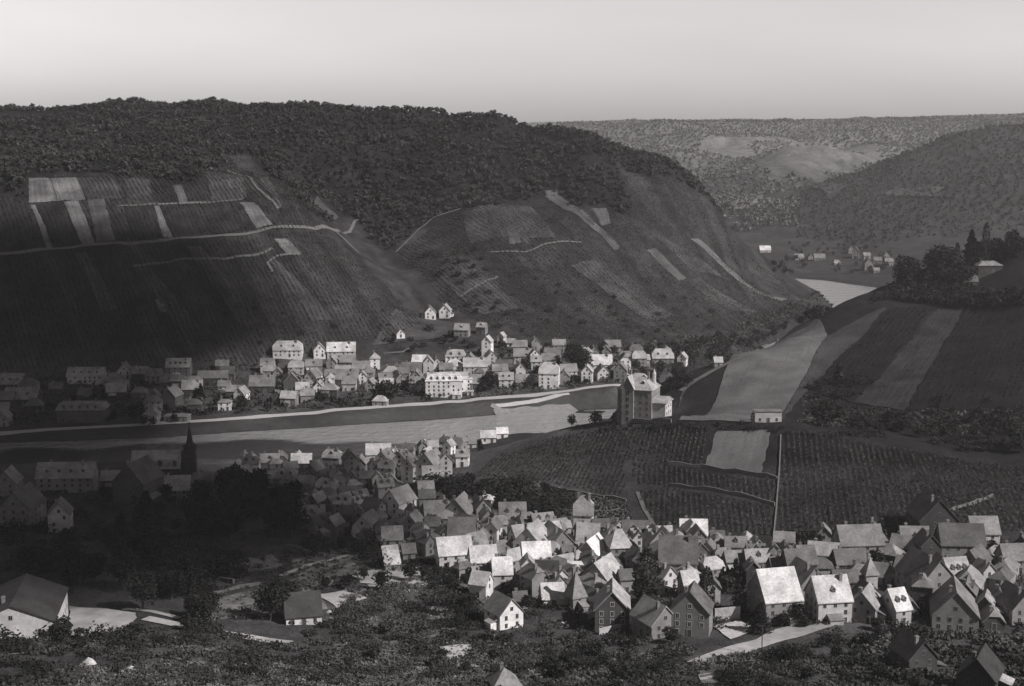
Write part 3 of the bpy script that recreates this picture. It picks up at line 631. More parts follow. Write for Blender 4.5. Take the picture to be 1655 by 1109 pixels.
# vine rows and ground cover
def wpoly(poly): return [tuple(hit(*q)[:2]) for q in poly]
def cover(name, label, poly, n_, hgt, qs, m, k=6, cat='undergrowth', seed=3, spread=.8, clump=None):
    g = np.random.default_rng(seed); W = wpoly(poly); a = np.array(W); x = g.uniform(a[:, 0].min(), a[:, 0].max(), n_ * 3); y = g.uniform(a[:, 1].min(), a[:, 1].max(), n_ * 3)
    ok = inpoly(x, y, W)
    if clump: ok &= fbm(x, y, clump, 1, seed + 5, 2) > g.uniform(-.3, .65, len(x))
    x = x[ok][:n_]; y = y[ok][:n_]; hh = hgt * g.uniform(.4, 1.4, len(x)); z = height(x, y)
    cen = np.repeat(np.stack([x, y, z], -1), k, 0); h2 = np.repeat(hh, k); d = g.normal(size=cen.shape) * .5
    cen += d * np.stack([h2 * spread, h2 * spread, h2 * .3], -1); cen[:, 2] += h2 * .55
    V, Q = leafquads(cen, qs * h2, g); return tag(link(name, mesh_np(name, V, Q, m)), label, cat, kind='stuff')
def rows(name, label, poly, dirp, space, hgt, m, seed=2, gap=.08, k=5, ls=.38, holes=()):
    """vine rows parallel to the line between two pixels"""
    g = np.random.default_rng(seed); W = wpoly(poly); a = np.array(W); p0, p1 = [hit(*q)[:2] for q in dirp]
    d = (p1 - p0) / np.hypot(*(p1 - p0)); n_ = np.array([d[1], -d[0]]); u = a @ n_; v = a @ d
    uu, vv = np.meshgrid(np.arange(u.min(), u.max(), space), np.arange(v.min(), v.max(), .8)); uu = uu.ravel(); vv = vv.ravel()
    x = uu * n_[0] + vv * d[0]; y = uu * n_[1] + vv * d[1]; ok = inpoly(x, y, W) & (g.uniform(size=len(x)) > gap); x = x[ok]; y = y[ok]
    if holes:
        hx_, hy_ = project(np.stack([x, y, height(x, y)], -1)); ok = np.ones(len(x), bool)
        for q in holes: ok &= ~inpoly(hx_, hy_, q)
        x = x[ok]; y = y[ok]
    cen = np.repeat(np.stack([x, y, height(x, y)], -1), k, 0); q = g.uniform(-1, 1, cen.shape)
    cen += (q[:, :1] * .5) * np.array([d[0], d[1], 0]) + (q[:, 1:2] * .22) * np.array([n_[0], n_[1], 0]); cen[:, 2] += hgt * (.55 + .4 * q[:, 2])
    V, Q = leafquads(cen, np.full(len(cen), ls), g); return tag(link(name, mesh_np(name, V, Q, m)), label, 'vineyard', kind='stuff')
rows('vine_rows', 'vineyard in straight rows on the right of the mound', ((1268,702),(1345,706),(1430,725),(1600,752),(1700,765),(1700,862),(1500,868),(1256,868)), ((1330,862),(1312,705)), 2.3, 1.5, M['vine'])
rows('vine_rows', 'vines left of the dividing wall, below the lower terrace wall', ((1030,795),(1080,790),(1248,822),(1246,868),(1064,856)), ((1180,862),(1172,790)), 2.1, 1.2, M['vine'], 3)
rows('vine_rows', 'vines between the two long terrace walls of the mound', ((1020,748),(1080,753),(1252,778),(1250,816),(1150,790),(1030,782)), ((1180,790),(1172,700)), 2.1, 1.2, M['vine'], 4)
rows('vine_rows', 'vines on the rounded left half of the mound', ((930,700),(1150,696),(1134,752),(1010,745),(1010,805),(890,782),(840,775),(770,770),(800,735)), ((960,790),(1000,700)), 2.0, 1.1, M['vine'], 5, .2)
cover('rough_grass', 'rough grass on the slope foot above the village roofs', ((770,784),(880,790),(1010,815),(1025,858),(930,835),(850,825),(800,800)), 2500, 1.2, .35, M['scrub'], seed=8)
# foreground scrub
cover('undergrowth', 'dark scrub and brambles filling the foreground slope', ((-30,1040),(330,1015),(480,1045),(640,1020),(780,1030),(850,1025),(960,1040),(1120,1040),(1120,1070),(1400,1030),(1440,1109),(1440,1125),(-30,1125)), 19500, 1.3, .25, M['scrub'], 8, seed=9, clump=18)
cover('undergrowth', 'mixed scrub between the gardens and the white cottage', ((580,960),(700,930),(780,985),(780,1020),(640,1020),(500,1030),(470,1010),(530,1000)), 5850, 1.3, .25, M['scrub'], 8, seed=10, clump=14)
cover('garden_plants', 'speckled garden crops in the plots left of centre', ((300,900),(560,880),(600,935),(570,955),(450,960),(455,1000),(310,1005)), 1800, .9, .4, M['scrub'], 5, seed=12, cat='garden plants', clump=9)
cover('dry_grass', 'pale dry grass at the bottom edge of the slope', ((130,1075),(520,1070),(800,1085),(800,1125),(120,1125)), 6000, .8, .32, M['dry'], 6, seed=13, cat='grass', clump=10)
cover('undergrowth', 'dark low growth over the black plots of the right hill', ((1300,640),(1370,655),(1470,668),(1655,660),(1655,700),(1400,690),(1290,685)), 900, 1.6, .35, M['scrub'], 6, seed=14)
cover('undergrowth', 'low growth at the foot of the wooded river slope', ((1010,560),(1110,545),(1220,520),(1340,490),(1345,497),(1240,545),(1150,590),(1115,600)), 2600, 2.4, .35, M['scrub'], 6, seed=15)

cover('undergrowth', 'weeds and hedges between the roofs of the near town', ((600,900),(760,880),(1000,890),(1280,880),(1655,870),(1655,1000),(1350,1010),(1100,1020),(850,1030),(720,960)), 9100, 1.3, .25, M['scrub'], 6, seed=16, clump=16)
cover('undergrowth', 'dark weeds and hedges in the gardens below the church', ((-40,800),(300,790),(480,800),(480,860),(400,895),(300,905),(-40,960)), 6500, 1.3, .25, M['scrub'], 6, seed=17, clump=20)
cover('undergrowth', 'dark scrub in the lower right corner', ((1380,1030),(1655,1010),(1700,1130),(1380,1130)), 5000, 1.4, .34, M['scrub'], 7, seed=18, clump=16)
cover('undergrowth', 'hedges and bushes between the houses across the river', ((-20,600),(400,590),(700,590),(1000,560),(1110,560),(1110,600),(1000,625),(700,650),(400,668),(-20,690)), 6000, 2.4, .34, M['scrub'], 5, seed=19, clump=25)

cover('undergrowth', 'dense dark growth under the trees of the upper right ridge', ((1440,468),(1500,456),(1565,462),(1580,478),(1655,482),(1655,496),(1560,495),(1500,492),(1450,486)), 1500, 4.0, .22, M['leaf_d'], 10, seed=20)

SROAD = [(0,408),(68,401),(203,392),(305,382),(400,376),(508,368),(508,375),(400,383),(305,389),(203,399),(68,408),(0,415)]
rows('vine_rows', 'vine rows running down the left vineyard slope above the town', ((-40,305),(37,326),(48,292),(366,274),(366,254),(402,252),(440,288),(505,350),(600,440),(690,520),(640,545),(540,552),(400,590),(-40,592)), ((103,326),(134,399)), 3.2, 1.4, M['vine'], 31, .25, 3, .5, HOLES + [SROAD])
rows('vine_rows', 'vine rows running down the nose of the big hill', ((640,410),(745,338),(870,328),(920,336),(975,333),(1020,348),(1010,285),(1086,290),(1145,332),(1190,392),(1270,455),(1300,500),(1200,535),(1000,552),(860,548),(720,500)), ((880,318),(1000,402)), 3.4, 1.4, M['vine'], 32, .3, 3, .5, HOLES)
cover('dry_grass', 'pale dry grass patches in the slope between gardens and cottage', ((560,955),(690,930),(760,985),(720,1035),(600,1030),(520,1010)), 2600, .8, .3, M['dry'], 5, seed=41, cat='grass', clump=9)
cover('dry_grass', 'pale dry grass patches in the middle of the foreground', ((560,1040),(860,1035),(1100,1060),(1100,1109),(540,1109)), 3500, .8, .3, M['dry'], 5, seed=42, cat='grass', clump=8)

for k_, (pl_, dp_) in enumerate(((((1257,548),(1337,546),(1216,682),(1100,680)), ((1297,546),(1158,680))), (((1440,502),(1512,494),(1377,650),(1302,624)), ((1476,498),(1340,637))), (((1516,502),(1554,499),(1461,662),(1382,651)), ((1535,500),(1421,657))), (((1560,499),(1655,490),(1655,640),(1468,662)), ((1600,520),(1520,650))))):
    rows('vine_rows', ('young vines on the broad pale strip beside the institute', 'vines on the dark strip left of the single conifer', 'vines on the narrow grey strip of the right hill', 'dark vines filling the right end of the vine hill')[k_], pl_, dp_, 3.0, (.5, 1.2, .8, 1.2)[k_], (M['f_mid'], M['leaf_d'], M['vine'], M['leaf_d'])[k_], 50 + k_, .3, 3, (.22, .4, .3, .4)[k_])
# ------------------------------------------------------------------ houses
WT = {'w': ('white', .70), 'p': ('pale', .46), 'g': ('grey', .24), 'b': ('dark brick', .10), 'd': ('dark', .06)}
RT = {'W': ('white', .58), 'P': ('pale', .34), 'G': ('grey', .20), 'D': ('dark', .12), 'K': ('black', .045)}  # lightest tone puts sun glare on slate into the colour
for k, (nm, v) in WT.items(): M['wall_' + k] = mat(nm.replace(' ', '_') + '_render', v, .2, .8, .9, rand=.14, coarse=(.18, .16))
def roof_mat(nm, v):
    m = mat(nm, v, .34, 1.3, .7, rand=.2, coarse=(.22, .24), spec=.25); n = m.node_tree.nodes; L = m.node_tree.links
    tc = n.new('ShaderNodeTexCoord'); w_ = n.new('ShaderNodeTexWave'); w_.wave_type = 'BANDS'; w_.bands_direction = 'Z'; w_.inputs['Scale'].default_value = 1.1; w_.inputs['Distortion'].default_value = 1.5
    L.new(tc.outputs['Object'], w_.inputs['Vector']); bp = n.new('ShaderNodeBump'); bp.inputs['Strength'].default_value = .35; bp.inputs['Distance'].default_value = .08
    L.new(w_.outputs['Fac'], bp.inputs['Height']); L.new(bp.outputs[0], n['Principled BSDF'].inputs['Normal']); return m
for k, (nm, v) in RT.items(): M['roof_' + k] = roof_mat(nm + '_roof', v)
M['pane'] = mat('dark_pane', .02, .2, 1, rough=.25, spec=.5); M['frame'] = mat('window_frame', .3, .1, 2); M['door'] = mat('door_wood', .07, .3, 2)
M['chim'] = mat('chimney_brick', .22, .3, 2, rand=.3); M['shutter'] = mat('white_shutter', .42, .1, 2)
WM = {}
def window_mesh(style, w_, h_):
    k = (style, round(w_, 1), round(h_, 1))
    if k in WM: return WM[k]
    b = MB(); t_ = {'n': .05, 's': .2}[style]; fm = {'n': 1, 's': 2}[style]
    # local: x along the wall, y outwards, z up; origin at the window centre
    b.box(-w_ / 2, w_ / 2, -.05, .03, -h_ / 2, h_ / 2, 0)
    for x0, x1, z0, z1 in ((-w_ / 2 - t_, -w_ / 2, -h_ / 2 - t_, h_ / 2 + t_), (w_ / 2, w_ / 2 + t_, -h_ / 2 - t_, h_ / 2 + t_), (-w_ / 2, w_ / 2, h_ / 2, h_ / 2 + t_), (-w_ / 2, w_ / 2, -h_ / 2 - t_, -h_ / 2), (-.04, .04, -h_ / 2, h_ / 2)):
        b.box(x0, x1, -.04, .07, z0, z1, fm)
    WM[k] = b.mesh('window', [M['pane'], M['frame'], M['shutter']]); return WM[k]
def win(par, x, y, z, a, style='n', w_=.85, h_=1.3):
    """a = heading of the wall's outward normal in the house's own axes"""
    o = link('window', window_mesh(style, w_, h_), par, (x, y, z), a - math.pi / 2 ); return o
DM = {}
def dormer_mesh(s, rk, wk):
    if (s, rk, wk) in DM: return DM[(s, rk, wk)]
    b = MB(); q = s / 2
    b.box(-q, q, -2.4 * s, 0, -.8 * s, .95 * s, 1)                    # body; front at y = 0
    b.prism([(-.9 * s, 0)], 0, 0, 0) if False else None
    # little gable roof, ridge along y
    for sg in (-1, 1):
        p = [(sg * (q + .16), .14, .86 * s), (0, .14, 1.5 * s), (0, -2.4 * s, 1.5 * s), (sg * (q + .16), -2.4 * s, .86 * s)]
        u = [(x, y, z + .12) for x, y, z in p]
        if sg < 0: p, u = u, p
        b.poly(p, 0); b.poly(u[::-1], 0)
        for i in range(4): j = (i + 1) % 4; b.poly([p[i], u[i], u[j], p[j]], 0)
    b.poly([(-q, 0, .95 * s), (q, 0, .95 * s), (0, 0, 1.45 * s)], 1)
    DM[(s, rk, wk)] = b.mesh('dormer', [M['roof_' + rk], M['wall_' + wk]]); return DM[(s, rk, wk)]

FOOT = []
def chev(G, eh, rise, o, t_):
    """profile of a two-sided roof: y,z points"""
    sl_ = rise / (G / 2); e = G / 2 + o; z0 = eh - o * sl_
    return [(-e, z0 + .02), (0, eh + rise + .02), (e, z0 + .02), (e, z0 + t_), (0, eh + rise + t_ * 1.25), (-e, z0 + t_)][::-1]
def house(p, Lx, G, fl, yaw, wk, rk, typ='gable', dorm=0, label='', cat='house', name='house', group=None, rise=None, chim=1, style='n', eh=None, wingL=None, detail=True, dside=-1, fpane=False):
    eh = eh or (fl * 2.3 + .3); rise = rise if rise is not None else {'gable': G * .54, 'hip': G * .46, 'pyr': G * .55, 'mansard': 4.0, 'flat': .5, 'half': G * .54}[typ]
    e = link(name, None, loc=(p[0], p[1], p[2]), rz=yaw); e.empty_display_size = 1
    hx, hy = Lx / 2, G / 2; w_ = MB(); r = MB(); t_ = .28; o = .42
    if typ in ('gable', 'half'):
        w_.prism([(-hy, -4), (hy, -4), (hy, eh), (0, eh + rise - .0), (-hy, eh)], -hx, hx)
        if typ == 'gable': r.prism(chev(G, eh, rise, o, t_), -hx - .38, hx + .38)
        else:
            w_ = MB(); w_.box(-hx, hx, -hy, hy, -4, eh)
            k = rise * .45; yk = hy * (1 - k / rise)
            for sg in (-1, 1): w_.poly([(sg * hx, sg * -hy, eh), (sg * hx, sg * hy, eh), (sg * hx, sg * yk, eh + k), (sg * hx, sg * -yk, eh + k)])
    else: w_.box(-hx, hx, -hy, hy, -4, eh + (.5 if typ == 'flat' else 0))
    def hipsolid(m_, hx_, hy_, z0, z1, run, yk=0.0):
        """closed solid: eave rectangle at z0, ridge (length 2*(hx_-run)) at z1"""
        a = [(-hx_, -hy_, z0), (hx_, -hy_, z0), (hx_, hy_, z0), (-hx_, hy_, z0)]; bt = [(x, y, z0 - .2) for x, y, z in a]
        rx = max(.02, hx_ - run); q = max(yk, .02); tp = [(-rx, -q, z1), (rx, -q, z1), (rx, q, z1), (-rx, q, z1)]
        m_.poly(bt[::-1]); m_.poly(tp)
        for i in range(4): j = (i + 1) % 4; m_.poly([bt[i], bt[j], a[j], a[i]]); m_.poly([a[i], a[j], tp[j], tp[i]])
    if typ == 'hip': hipsolid(r, hx + o, hy + o, eh, eh + rise, min(hy * .95, hx * .8))
    if typ == 'pyr': hipsolid(r, hx + o, hy + o, eh, eh + rise, hx + o)
    if typ == 'mansard': hipsolid(r, hx + .4, hy + .4, eh, eh + rise * .72, 1.5, hy - 1.3); hipsolid(r, hx - 1.0, hy - 1.15, eh + rise * .72 + .15, eh + rise, hy * .9)
    if typ == 'flat':
        r.box(-hx - .3, hx + .3, -hy - .3, hy + .3, eh + .5, eh + .8)
        rise = .5
    if typ == 'half':
        k = rise * .45; yk = hy * (1 - k / rise); sl_ = rise / hy; ye = hy + o; ze = eh - o * sl_; rx = hx - (rise - k) * .8
        for sg in (-1, 1):
            p1 = [(-hx - .3, sg * ye, ze), (hx + .3, sg * ye, ze), (hx + .3, sg * yk, eh + k), (rx, 0, eh + rise), (-rx, 0, eh + rise), (-hx - .3, sg * yk, eh + k)]
            if sg > 0: p1 = p1[::-1]
            r.poly([(x, y, z + .28) for x, y, z in p1]); r.poly([(x, y, z + .02) for x, y, z in p1][::-1])
            for i in range(6):
                j = (i + 1) % 6
                if {i, j} in ({3, 4}, ) : continue
                a_, b_ = p1[i], p1[j]; r.poly([(a_[0], a_[1], a_[2] + .02), (b_[0], b_[1], b_[2] + .02), (b_[0], b_[1], b_[2] + .28), (a_[0], a_[1], a_[2] + .28)])
            s2 = sg; tri_ = [(s2 * (hx + .3), -yk, eh + k + .28), (s2 * (hx + .3), yk, eh + k + .28), (s2 * rx, 0, eh + rise + .28)]
            if s2 < 0: tri_ = tri_[::-1]
            r.poly(tri_)
    link('wall', w_.mesh('wall', M['wall_' + wk]), e); link('roof', r.mesh('roof', M['roof_' + rk]), e)
    ztop = eh + rise
    if typ != 'flat':
        for k in range(chim):
            cx = (-.28, .3, .02)[k % 3] * Lx * (1 if typ != 'pyr' else .3); cyy = (.12, -.1, .2)[k % 3] * G; b = MB()
            zr = ztop - abs(cyy) * rise / hy if typ != 'mansard' else ztop - .5
            b.box(cx - .42, cx + .42, cyy - .42, cyy + .42, zr - .9, ztop + .75); b.box(cx - .52, cx + .52, cyy - .52, cyy + .52, ztop + .75, ztop + .95)
            b.cyl(cx, cyy, ztop + .95, ztop + 1.25, .18, .16, 6); link('chimney', b.mesh('chimney', M['chim']), e)
    # which walls face the place the photograph was taken from, give or take some steps
    hr = random.Random(int(p[0] * 13 + p[1] * 7)); tocam = math.atan2(-p[1], -p[0]); D = math.hypot(p[0], p[1]); wins = 0
    faces = [(-math.pi / 2, Lx, hy, 'e'), (math.pi / 2, Lx, hy, 'e'), (0, G, hx, 'g'), (math.pi, G, hx, 'g')]
    dn = False
    for a, W_, off, kd in faces:
        ca = math.cos(a + yaw - tocam)
        if ca < -.12: continue
        n_ = max(1, min(7, int((W_ - 1.0) / 3.0))); ux, uy = -math.sin(a), math.cos(a)
        for f in range(fl):
            z = 1.5 + f * max(2.3, (eh - 1.6) / fl)
            if z > eh - .6: z = eh - .9
            for i in range(n_):
                s_ = (i - (n_ - 1) / 2) * (W_ / n_) * .94
                if f == 0 and i == n_ // 2 and not dn and ca > .3:
                    b = MB(); b.box(-.55, .55, -.05, .06, -1.2, 1.05, 0); b.box(-.72, -.55, -.05, .1, -1.2, 1.22, 1); b.box(.55, .72, -.05, .1, -1.2, 1.22, 1); b.box(-.55, .55, -.05, .1, 1.05, 1.22, 1)
                    link('door', b.mesh('door', [M['door'], M['frame']]), e, (math.cos(a) * off + ux * s_, math.sin(a) * off + uy * s_, 1.2), a - math.pi / 2); dn = True; continue
                if wins > 46 or (fl > 1 and hr.random() < .14): continue
                win(e, math.cos(a) * off + ux * s_, math.sin(a) * off + uy * s_, z, a, style); wins += 1
        if kd == 'g' and typ in ('gable',) and rise > 2.6: win(e, math.cos(a) * off, math.sin(a) * off, eh + rise * .33, a, style, .9, 1.1)
    if dorm:
        a = -math.pi / 2 if math.cos(-math.pi / 2 + yaw - tocam) >= math.cos(math.pi / 2 + yaw - tocam) else math.pi / 2
        sg = math.sin(a); s = 1.25 if typ != 'mansard' else 1.35
        for i in range(dorm):
            x = (i - (dorm - 1) / 2) * (Lx * .84 / dorm); yy = sg * (hy * .68 if typ != 'mansard' else hy - .1); zz = eh + (rise * .32 if typ != 'mansard' else .95)
            d_ = link('dormer', dormer_mesh(s, rk, 'b'), e, (x, yy, zz), a - math.pi / 2)
            win(d_, 0, .02, .1, math.pi / 2, 'n', .9, 1.05)
    if detail and name in ('house', 'villa', 'cottage', 'farmhouse') and Lx < 19 and hr.random() < .45:
        sg = 1 if hr.random() < .5 else -1; W2 = Lx * hr.uniform(.3, .5); dp = hr.uniform(1.8, 3.0); x0 = hr.uniform(-hx + .3, hx - W2 - .3); z2 = min(eh - .4, hr.uniform(2.3, 3.6)); b = MB()
        y0, y1 = (hy + .01, hy + dp) if sg > 0 else (-hy - dp, -hy - .01); b.box(x0, x0 + W2, y0, y1, -4, z2 - .55); lt = link('lean_to', b.mesh('lean_to', M['wall_' + wk]), e); b = MB()
        ya, yb = sg * (hy + .02), sg * (hy + dp + .3); prof = [(ya, z2 + .35), (yb, z2 - .6), (yb, z2 - .42), (ya, z2 + .55)]
        b.prism(prof if sg > 0 else prof[::-1], x0 - .2, x0 + W2 + .2); link('roof', b.mesh('roof', M['roof_' + hr.choice('GPD')]), lt)
    tag(e, label, cat, group); FOOT.append((p[0], p[1], (Lx + G) / 4)); return e

SIZE = []
def label_for(Lx, G, fl, wk, rk, typ, dorm, loc, noun):
    big = 'long ' if Lx > 19 else ('tall ' if fl >= 4 else ('small ' if Lx < 8.5 else ''))
    rn = {'gable': '', 'half': 'half-hipped ', 'hip': 'hipped ', 'pyr': 'pyramid ', 'mansard': 'mansard ', 'flat': 'flat '}[typ]
    lab = f"{big}{WT[wk][0]} {noun} with {RT[rk][0]} {rn}roof {loc}"
    for w_ in (big, rn):
        if len(lab.split()) > 16 and w_: lab = lab.replace(w_, '', 1)
    return lab
def place(table, group):
    for ln in table.strip().splitlines():
        ln = ln.strip()
        if not ln: continue
        q = [s.strip() for s in ln.split('|')]
        px, py, wpx = map(float, q[0].split()); code, yw, fl, wr = q[1].split()[:4]; opt = dict((s[0], s[1:]) for s in q[1].split()[4:]); loc = q[2]; noun = q[3] if len(q) > 3 else 'house'
        typ = {'e': 'gable', 'g': 'gable', 'h': 'hip', 'k': 'hip', 'm': 'mansard', 'f': 'flat', 'p': 'pyr', 'j': 'half', 'q': 'half'}[code]; front_g = code in 'gkq'
        p = hit(px, py); D = p[1]; Wm = wpx * D / F; ya = R(float(yw)); ca, sa = abs(math.cos(ya)), abs(math.sin(ya))
        if front_g:
            G = float(opt.get('G', 0)) or max(4.5, min(12, Wm / (ca + .9 * sa))); Lx = float(opt.get('L', 0)) or G * 1.25; yaw = ya + math.pi / 2
        else:
            G = float(opt.get('G', 0)) or 0; Lx = Wm / (ca + .6 * sa) if not G else (Wm - G * sa) / max(ca, .3)
            G = G or max(4.5, min(10.5, Lx * .7)); yaw = ya
        if code == 'p': Lx = G = Wm / (ca + sa)
        dep = abs(G * math.cos(yaw)) / 2 + abs(Lx * math.sin(yaw)) / 2; d = np.array([p[0], p[1]]) / math.hypot(p[0], p[1]); x, y = p[0] + d[0] * dep, p[1] + d[1] * dep
        z = min(height(x, y), p[2] + 1.5)
        if noun == 'house' and p[1] > 1500: noun = 'farmhouse'
        elif noun == 'house' and code in 'hjmk' and Lx > 8: noun = 'villa'
        elif noun == 'house' and int(fl) == 1: noun = 'cottage'
        fl = int(fl); eh = float(opt['H']) if 'H' in opt else None; rise = float(opt['R']) if 'R' in opt else None
        cat = {'house': 'house', 'cottage': 'cottage', 'farmhouse': 'farmhouse', 'villa': 'villa', 'shed': 'shed', 'barn': 'barn', 'chapel': 'chapel'}.get(noun.split()[-1], noun.split()[-1])
        house((x, y, z), Lx, G, fl, yaw, wr[0], wr[1], typ, int(opt.get('d', 0)), label_for(Lx, G, fl, wr[0], wr[1], typ, 0, loc, noun), cat, noun.split()[-1].replace('-', '_'), group, rise, int(opt.get('c', 1)), opt.get('s', 'n') or 's', eh)
place('''
20 633 44 | e 2 2 dG d3 | at the far left edge, uppermost across the river
47 634 30 | h 0 2 gD | just right of the leftmost house across the river
38 658 56 | e -2 2 dG d2 c2 | lowest at the far left across the river
92 640 22 | e 4 2 dD | between the leftmost row and the broad mansard villa
141 621 60 | e 1 2 pP d4 c2 G9 | highest on the far left slope, white right half
135 683 78 | m 1 3 bG d5 c2 G13 | above the promenade at far left | villa
190 646 34 | e 6 2 dP | touching the right side of the mansard villa
203 615 27 | g 8 2 pG d0 G9 | with a bright gable front, left of a dark twin half
228 616 26 | e 3 2 dG d1 | joined to the bright gable front high at left
250 611 14 | f 0 1 dG | low annexe right of the dark twin half | annexe
226 647 26 | h 5 2 dD | below the bright gable front, above a bare lane
290 613 40 | e 2 3 gP d4 c2 G9 | high at left, with many dormers over balconies
279 663 38 | g -12 3 bG d0 G9 | below the many-dormered house, steep front gable | villa
250 658 24 | g 10 2 dD | squeezed left of the steep-gabled dark villa
312 643 34 | e 4 2 dP c2 | right of the steep-gabled villa on the left bank
246 685 24 | p 0 2 pG | beside the promenade at left, low pyramid hat
287 683 40 | f -3 1 gP G8 | glazed terrace hall by the promenade | pavilion
345 623 50 | e 3 2 dG G7 | low row behind the dark conifer at left
315 668 26 | h 8 2 dD | behind the promenade, right of the glazed pavilion
363 631 20 | e -4 1 wG | tiny one above the cubic white cottage
364 664 22 | h 3 2 wG H5 R1.6 | cubic, two windows wide, left of a white gable | cottage
391 651 22 | g -15 2 wG | bright steep gable half hidden by a round tree
360 600 22 | e 5 1 dG | alone on the dark slope above the low row | shed
425 636 42 | e 2 2 dG c2 | left of the ravine end, long blank roof
466 581 48 | j 2 2 wP d2 c2 G10 | highest left of centre, twin bays
516 581 24 | g 12 2 wP G8 | between the twin-bayed house and the broad light roof
552 583 48 | e 5 2 pW d2 c2 G10 | broad light roof above the town, left of centre
507 621 25 | g -20 2 wG | bright gable under the narrow hillside house
470 636 32 | g 15 3 dG | dark steep gable below the twin-bayed house
468 657 28 | e -10 2 gP | by the promenade under the dark steep gable
497 652 24 | e 8 2 gG | by the promenade, second right of the dark gable
449 655 16 | g 0 2 dD | narrow front left of the pale promenade house
553 626 56 | e 2 2 dG d2 c2 G10 | under the broad light roof, very long ridge
606 598 18 | p 5 3 wP c1 | tower-like block, left of centre above the town
563 598 26 | e -5 2 gG | just below the broad light roof
584 604 30 | e 4 1 pG | low between the broad roof and the white tower house
533 643 30 | h -6 2 dG | among dark trees left of the dome-roofed hall
623 626 24 | e 10 2 gG d1 | left of the dark tree mass, below the tower house
600 634 18 | g -14 2 pG | narrow gable left of the dark tree mass
586 621 14 | g 5 2 wP | slim bright gable, below the low pale row
646 626 22 | g 20 2 gG | right of the dark tree mass near the promenade
666 613 32 | e 2 2 pD | dark-topped, left of the big hotel
680 598 28 | e -8 2 gW | light top above the dark-topped house
674 633 24 | e 0 2 pG | low front directly left of the hotel
705 601 20 | g 16 2 pG | above the hotel's left end
736 590 34 | m 3 2 wP d2 | round-shouldered, above the hotel
734 605 30 | h -5 2 pW | between the hotel and the round-shouldered villa
768 606 40 | e 3 2 pP c3 G9 | long ridge right of the hotel's attic
775 633 34 | e 6 2 dG d0 | dark-walled beneath the long light ridge
615 657 26 | h -8 1 gP H3 R3 | low dome-like roof beside the promenade | hall
695 517 22 | g 8 2 wP G8 s | left one of two standing high on the vineyard slope
720 515 22 | g -5 2 wP G8 s | right one of two standing high on the vineyard slope
747 546 26 | e -12 2 gP d1 | on the slope below the two high twins
646 549 17 | g 18 1 wP | lone little gable on the slope left of the twins
779 541 18 | e -22 2 gP d1 | top of the stepped lane climbing the slope
788 578 18 | g -12 4 wP | tall slim front in the stepped lane
793 597 20 | g 14 3 pP | foot of the stepped lane
811 557 14 | g -20 2 pP | upper right of the stepped lane
826 561 13 | e -10 1 wP | tiny, right of the stepped lane
840 573 24 | e 3 2 gG | back row, right of the tiny bright house
845 589 30 | e -3 2 pG c2 | middle row, below the grey back-row house
864 567 16 | g 12 2 gP | back row, below the foot of the vine slope
864 592 18 | g 6 3 wG | slim white front between two grey roofs
893 587 28 | e -8 2 gG | behind the tall white riverside house
903 570 22 | e 5 2 gG | in the back row, left of the big dark trees
888 629 36 | j -8 4 wP c2 G11 R6 | tallest white front on the far promenade
918 613 30 | e 12 2 pG | right of the tallest white promenade house
918 593 20 | g -12 2 gG | under the big dark trees on the far bank
949 620 20 | g -6 3 wP | white gable beside the bare trunks on the promenade
970 601 38 | e 2 2 wW c2 | bright roof right of the big dark trees
973 616 24 | g 10 2 pP | beneath the bright roof, gable to the river
1003 618 24 | g -8 3 gG | dark gable left of the tall institute
990 573 26 | e 4 2 gG | back row above the bright roof
1018 593 24 | e -6 2 pP | above the dark gable near the institute
1040 593 20 | e 10 2 gP | back row over the institute's roof
1070 591 36 | j 2 2 gP d2 | broad rounded roof behind the institute
1103 591 18 | g -18 2 wP | last at the right end of the far town
848 627 30 | e 2 1 wG H3 | low front left of the tallest white house | annexe
817 620 22 | h 5 2 pG | second left of the tallest white promenade house
815 606 28 | e -4 2 gD | dark ridge above the low white annexe
840 609 18 | g 10 2 pP | small gable behind the low white annexe
960 580 16 | g 5 2 gG | back row between dark trees and bright roof
880 606 16 | g -10 2 pG | peeping behind the tallest white house
1160 593 14 | e 5 1 gP | isolated hut in the trees beyond the town | hut
538 600 18 | g -5 2 gG | under the left end of the broad light roof
436 612 20 | e 0 2 gG | small roof below the twin-bayed house's left corner
''', 'houses of the town across the river')
# village beyond the bend
place('''
1236 408 18 | e 2 1 pW | alone on the far bank left of the distant village | shed
1291 420 14 | e 0 1 pG | leftmost of the distant village, with a blunt front
1309 420 10 | g 5 1 gG | second from left in the distant village
1324 421 18 | e -3 1 gG | low row in the distant village | barn
1352 428 12 | h 0 1 gG | by the distant water, under the low barn
1374 410 10 | g 5 2 gG | upper left of the distant cluster
1383 418 14 | g -12 3 gG | tallest in the distant cluster
1400 420 12 | e 8 2 gG | right of the tallest distant house
1402 437 14 | g 2 3 gG | lowest of the distant cluster, above the water
1418 428 14 | e -8 2 gG | middle of the distant cluster
1430 421 12 | g 10 2 gG | upper right of the distant cluster
1436 431 14 | e 3 2 gG | rightmost of the distant cluster
1416 441 10 | e 3 1 gG | small one right of the lowest distant house
''', 'houses of the distant village')
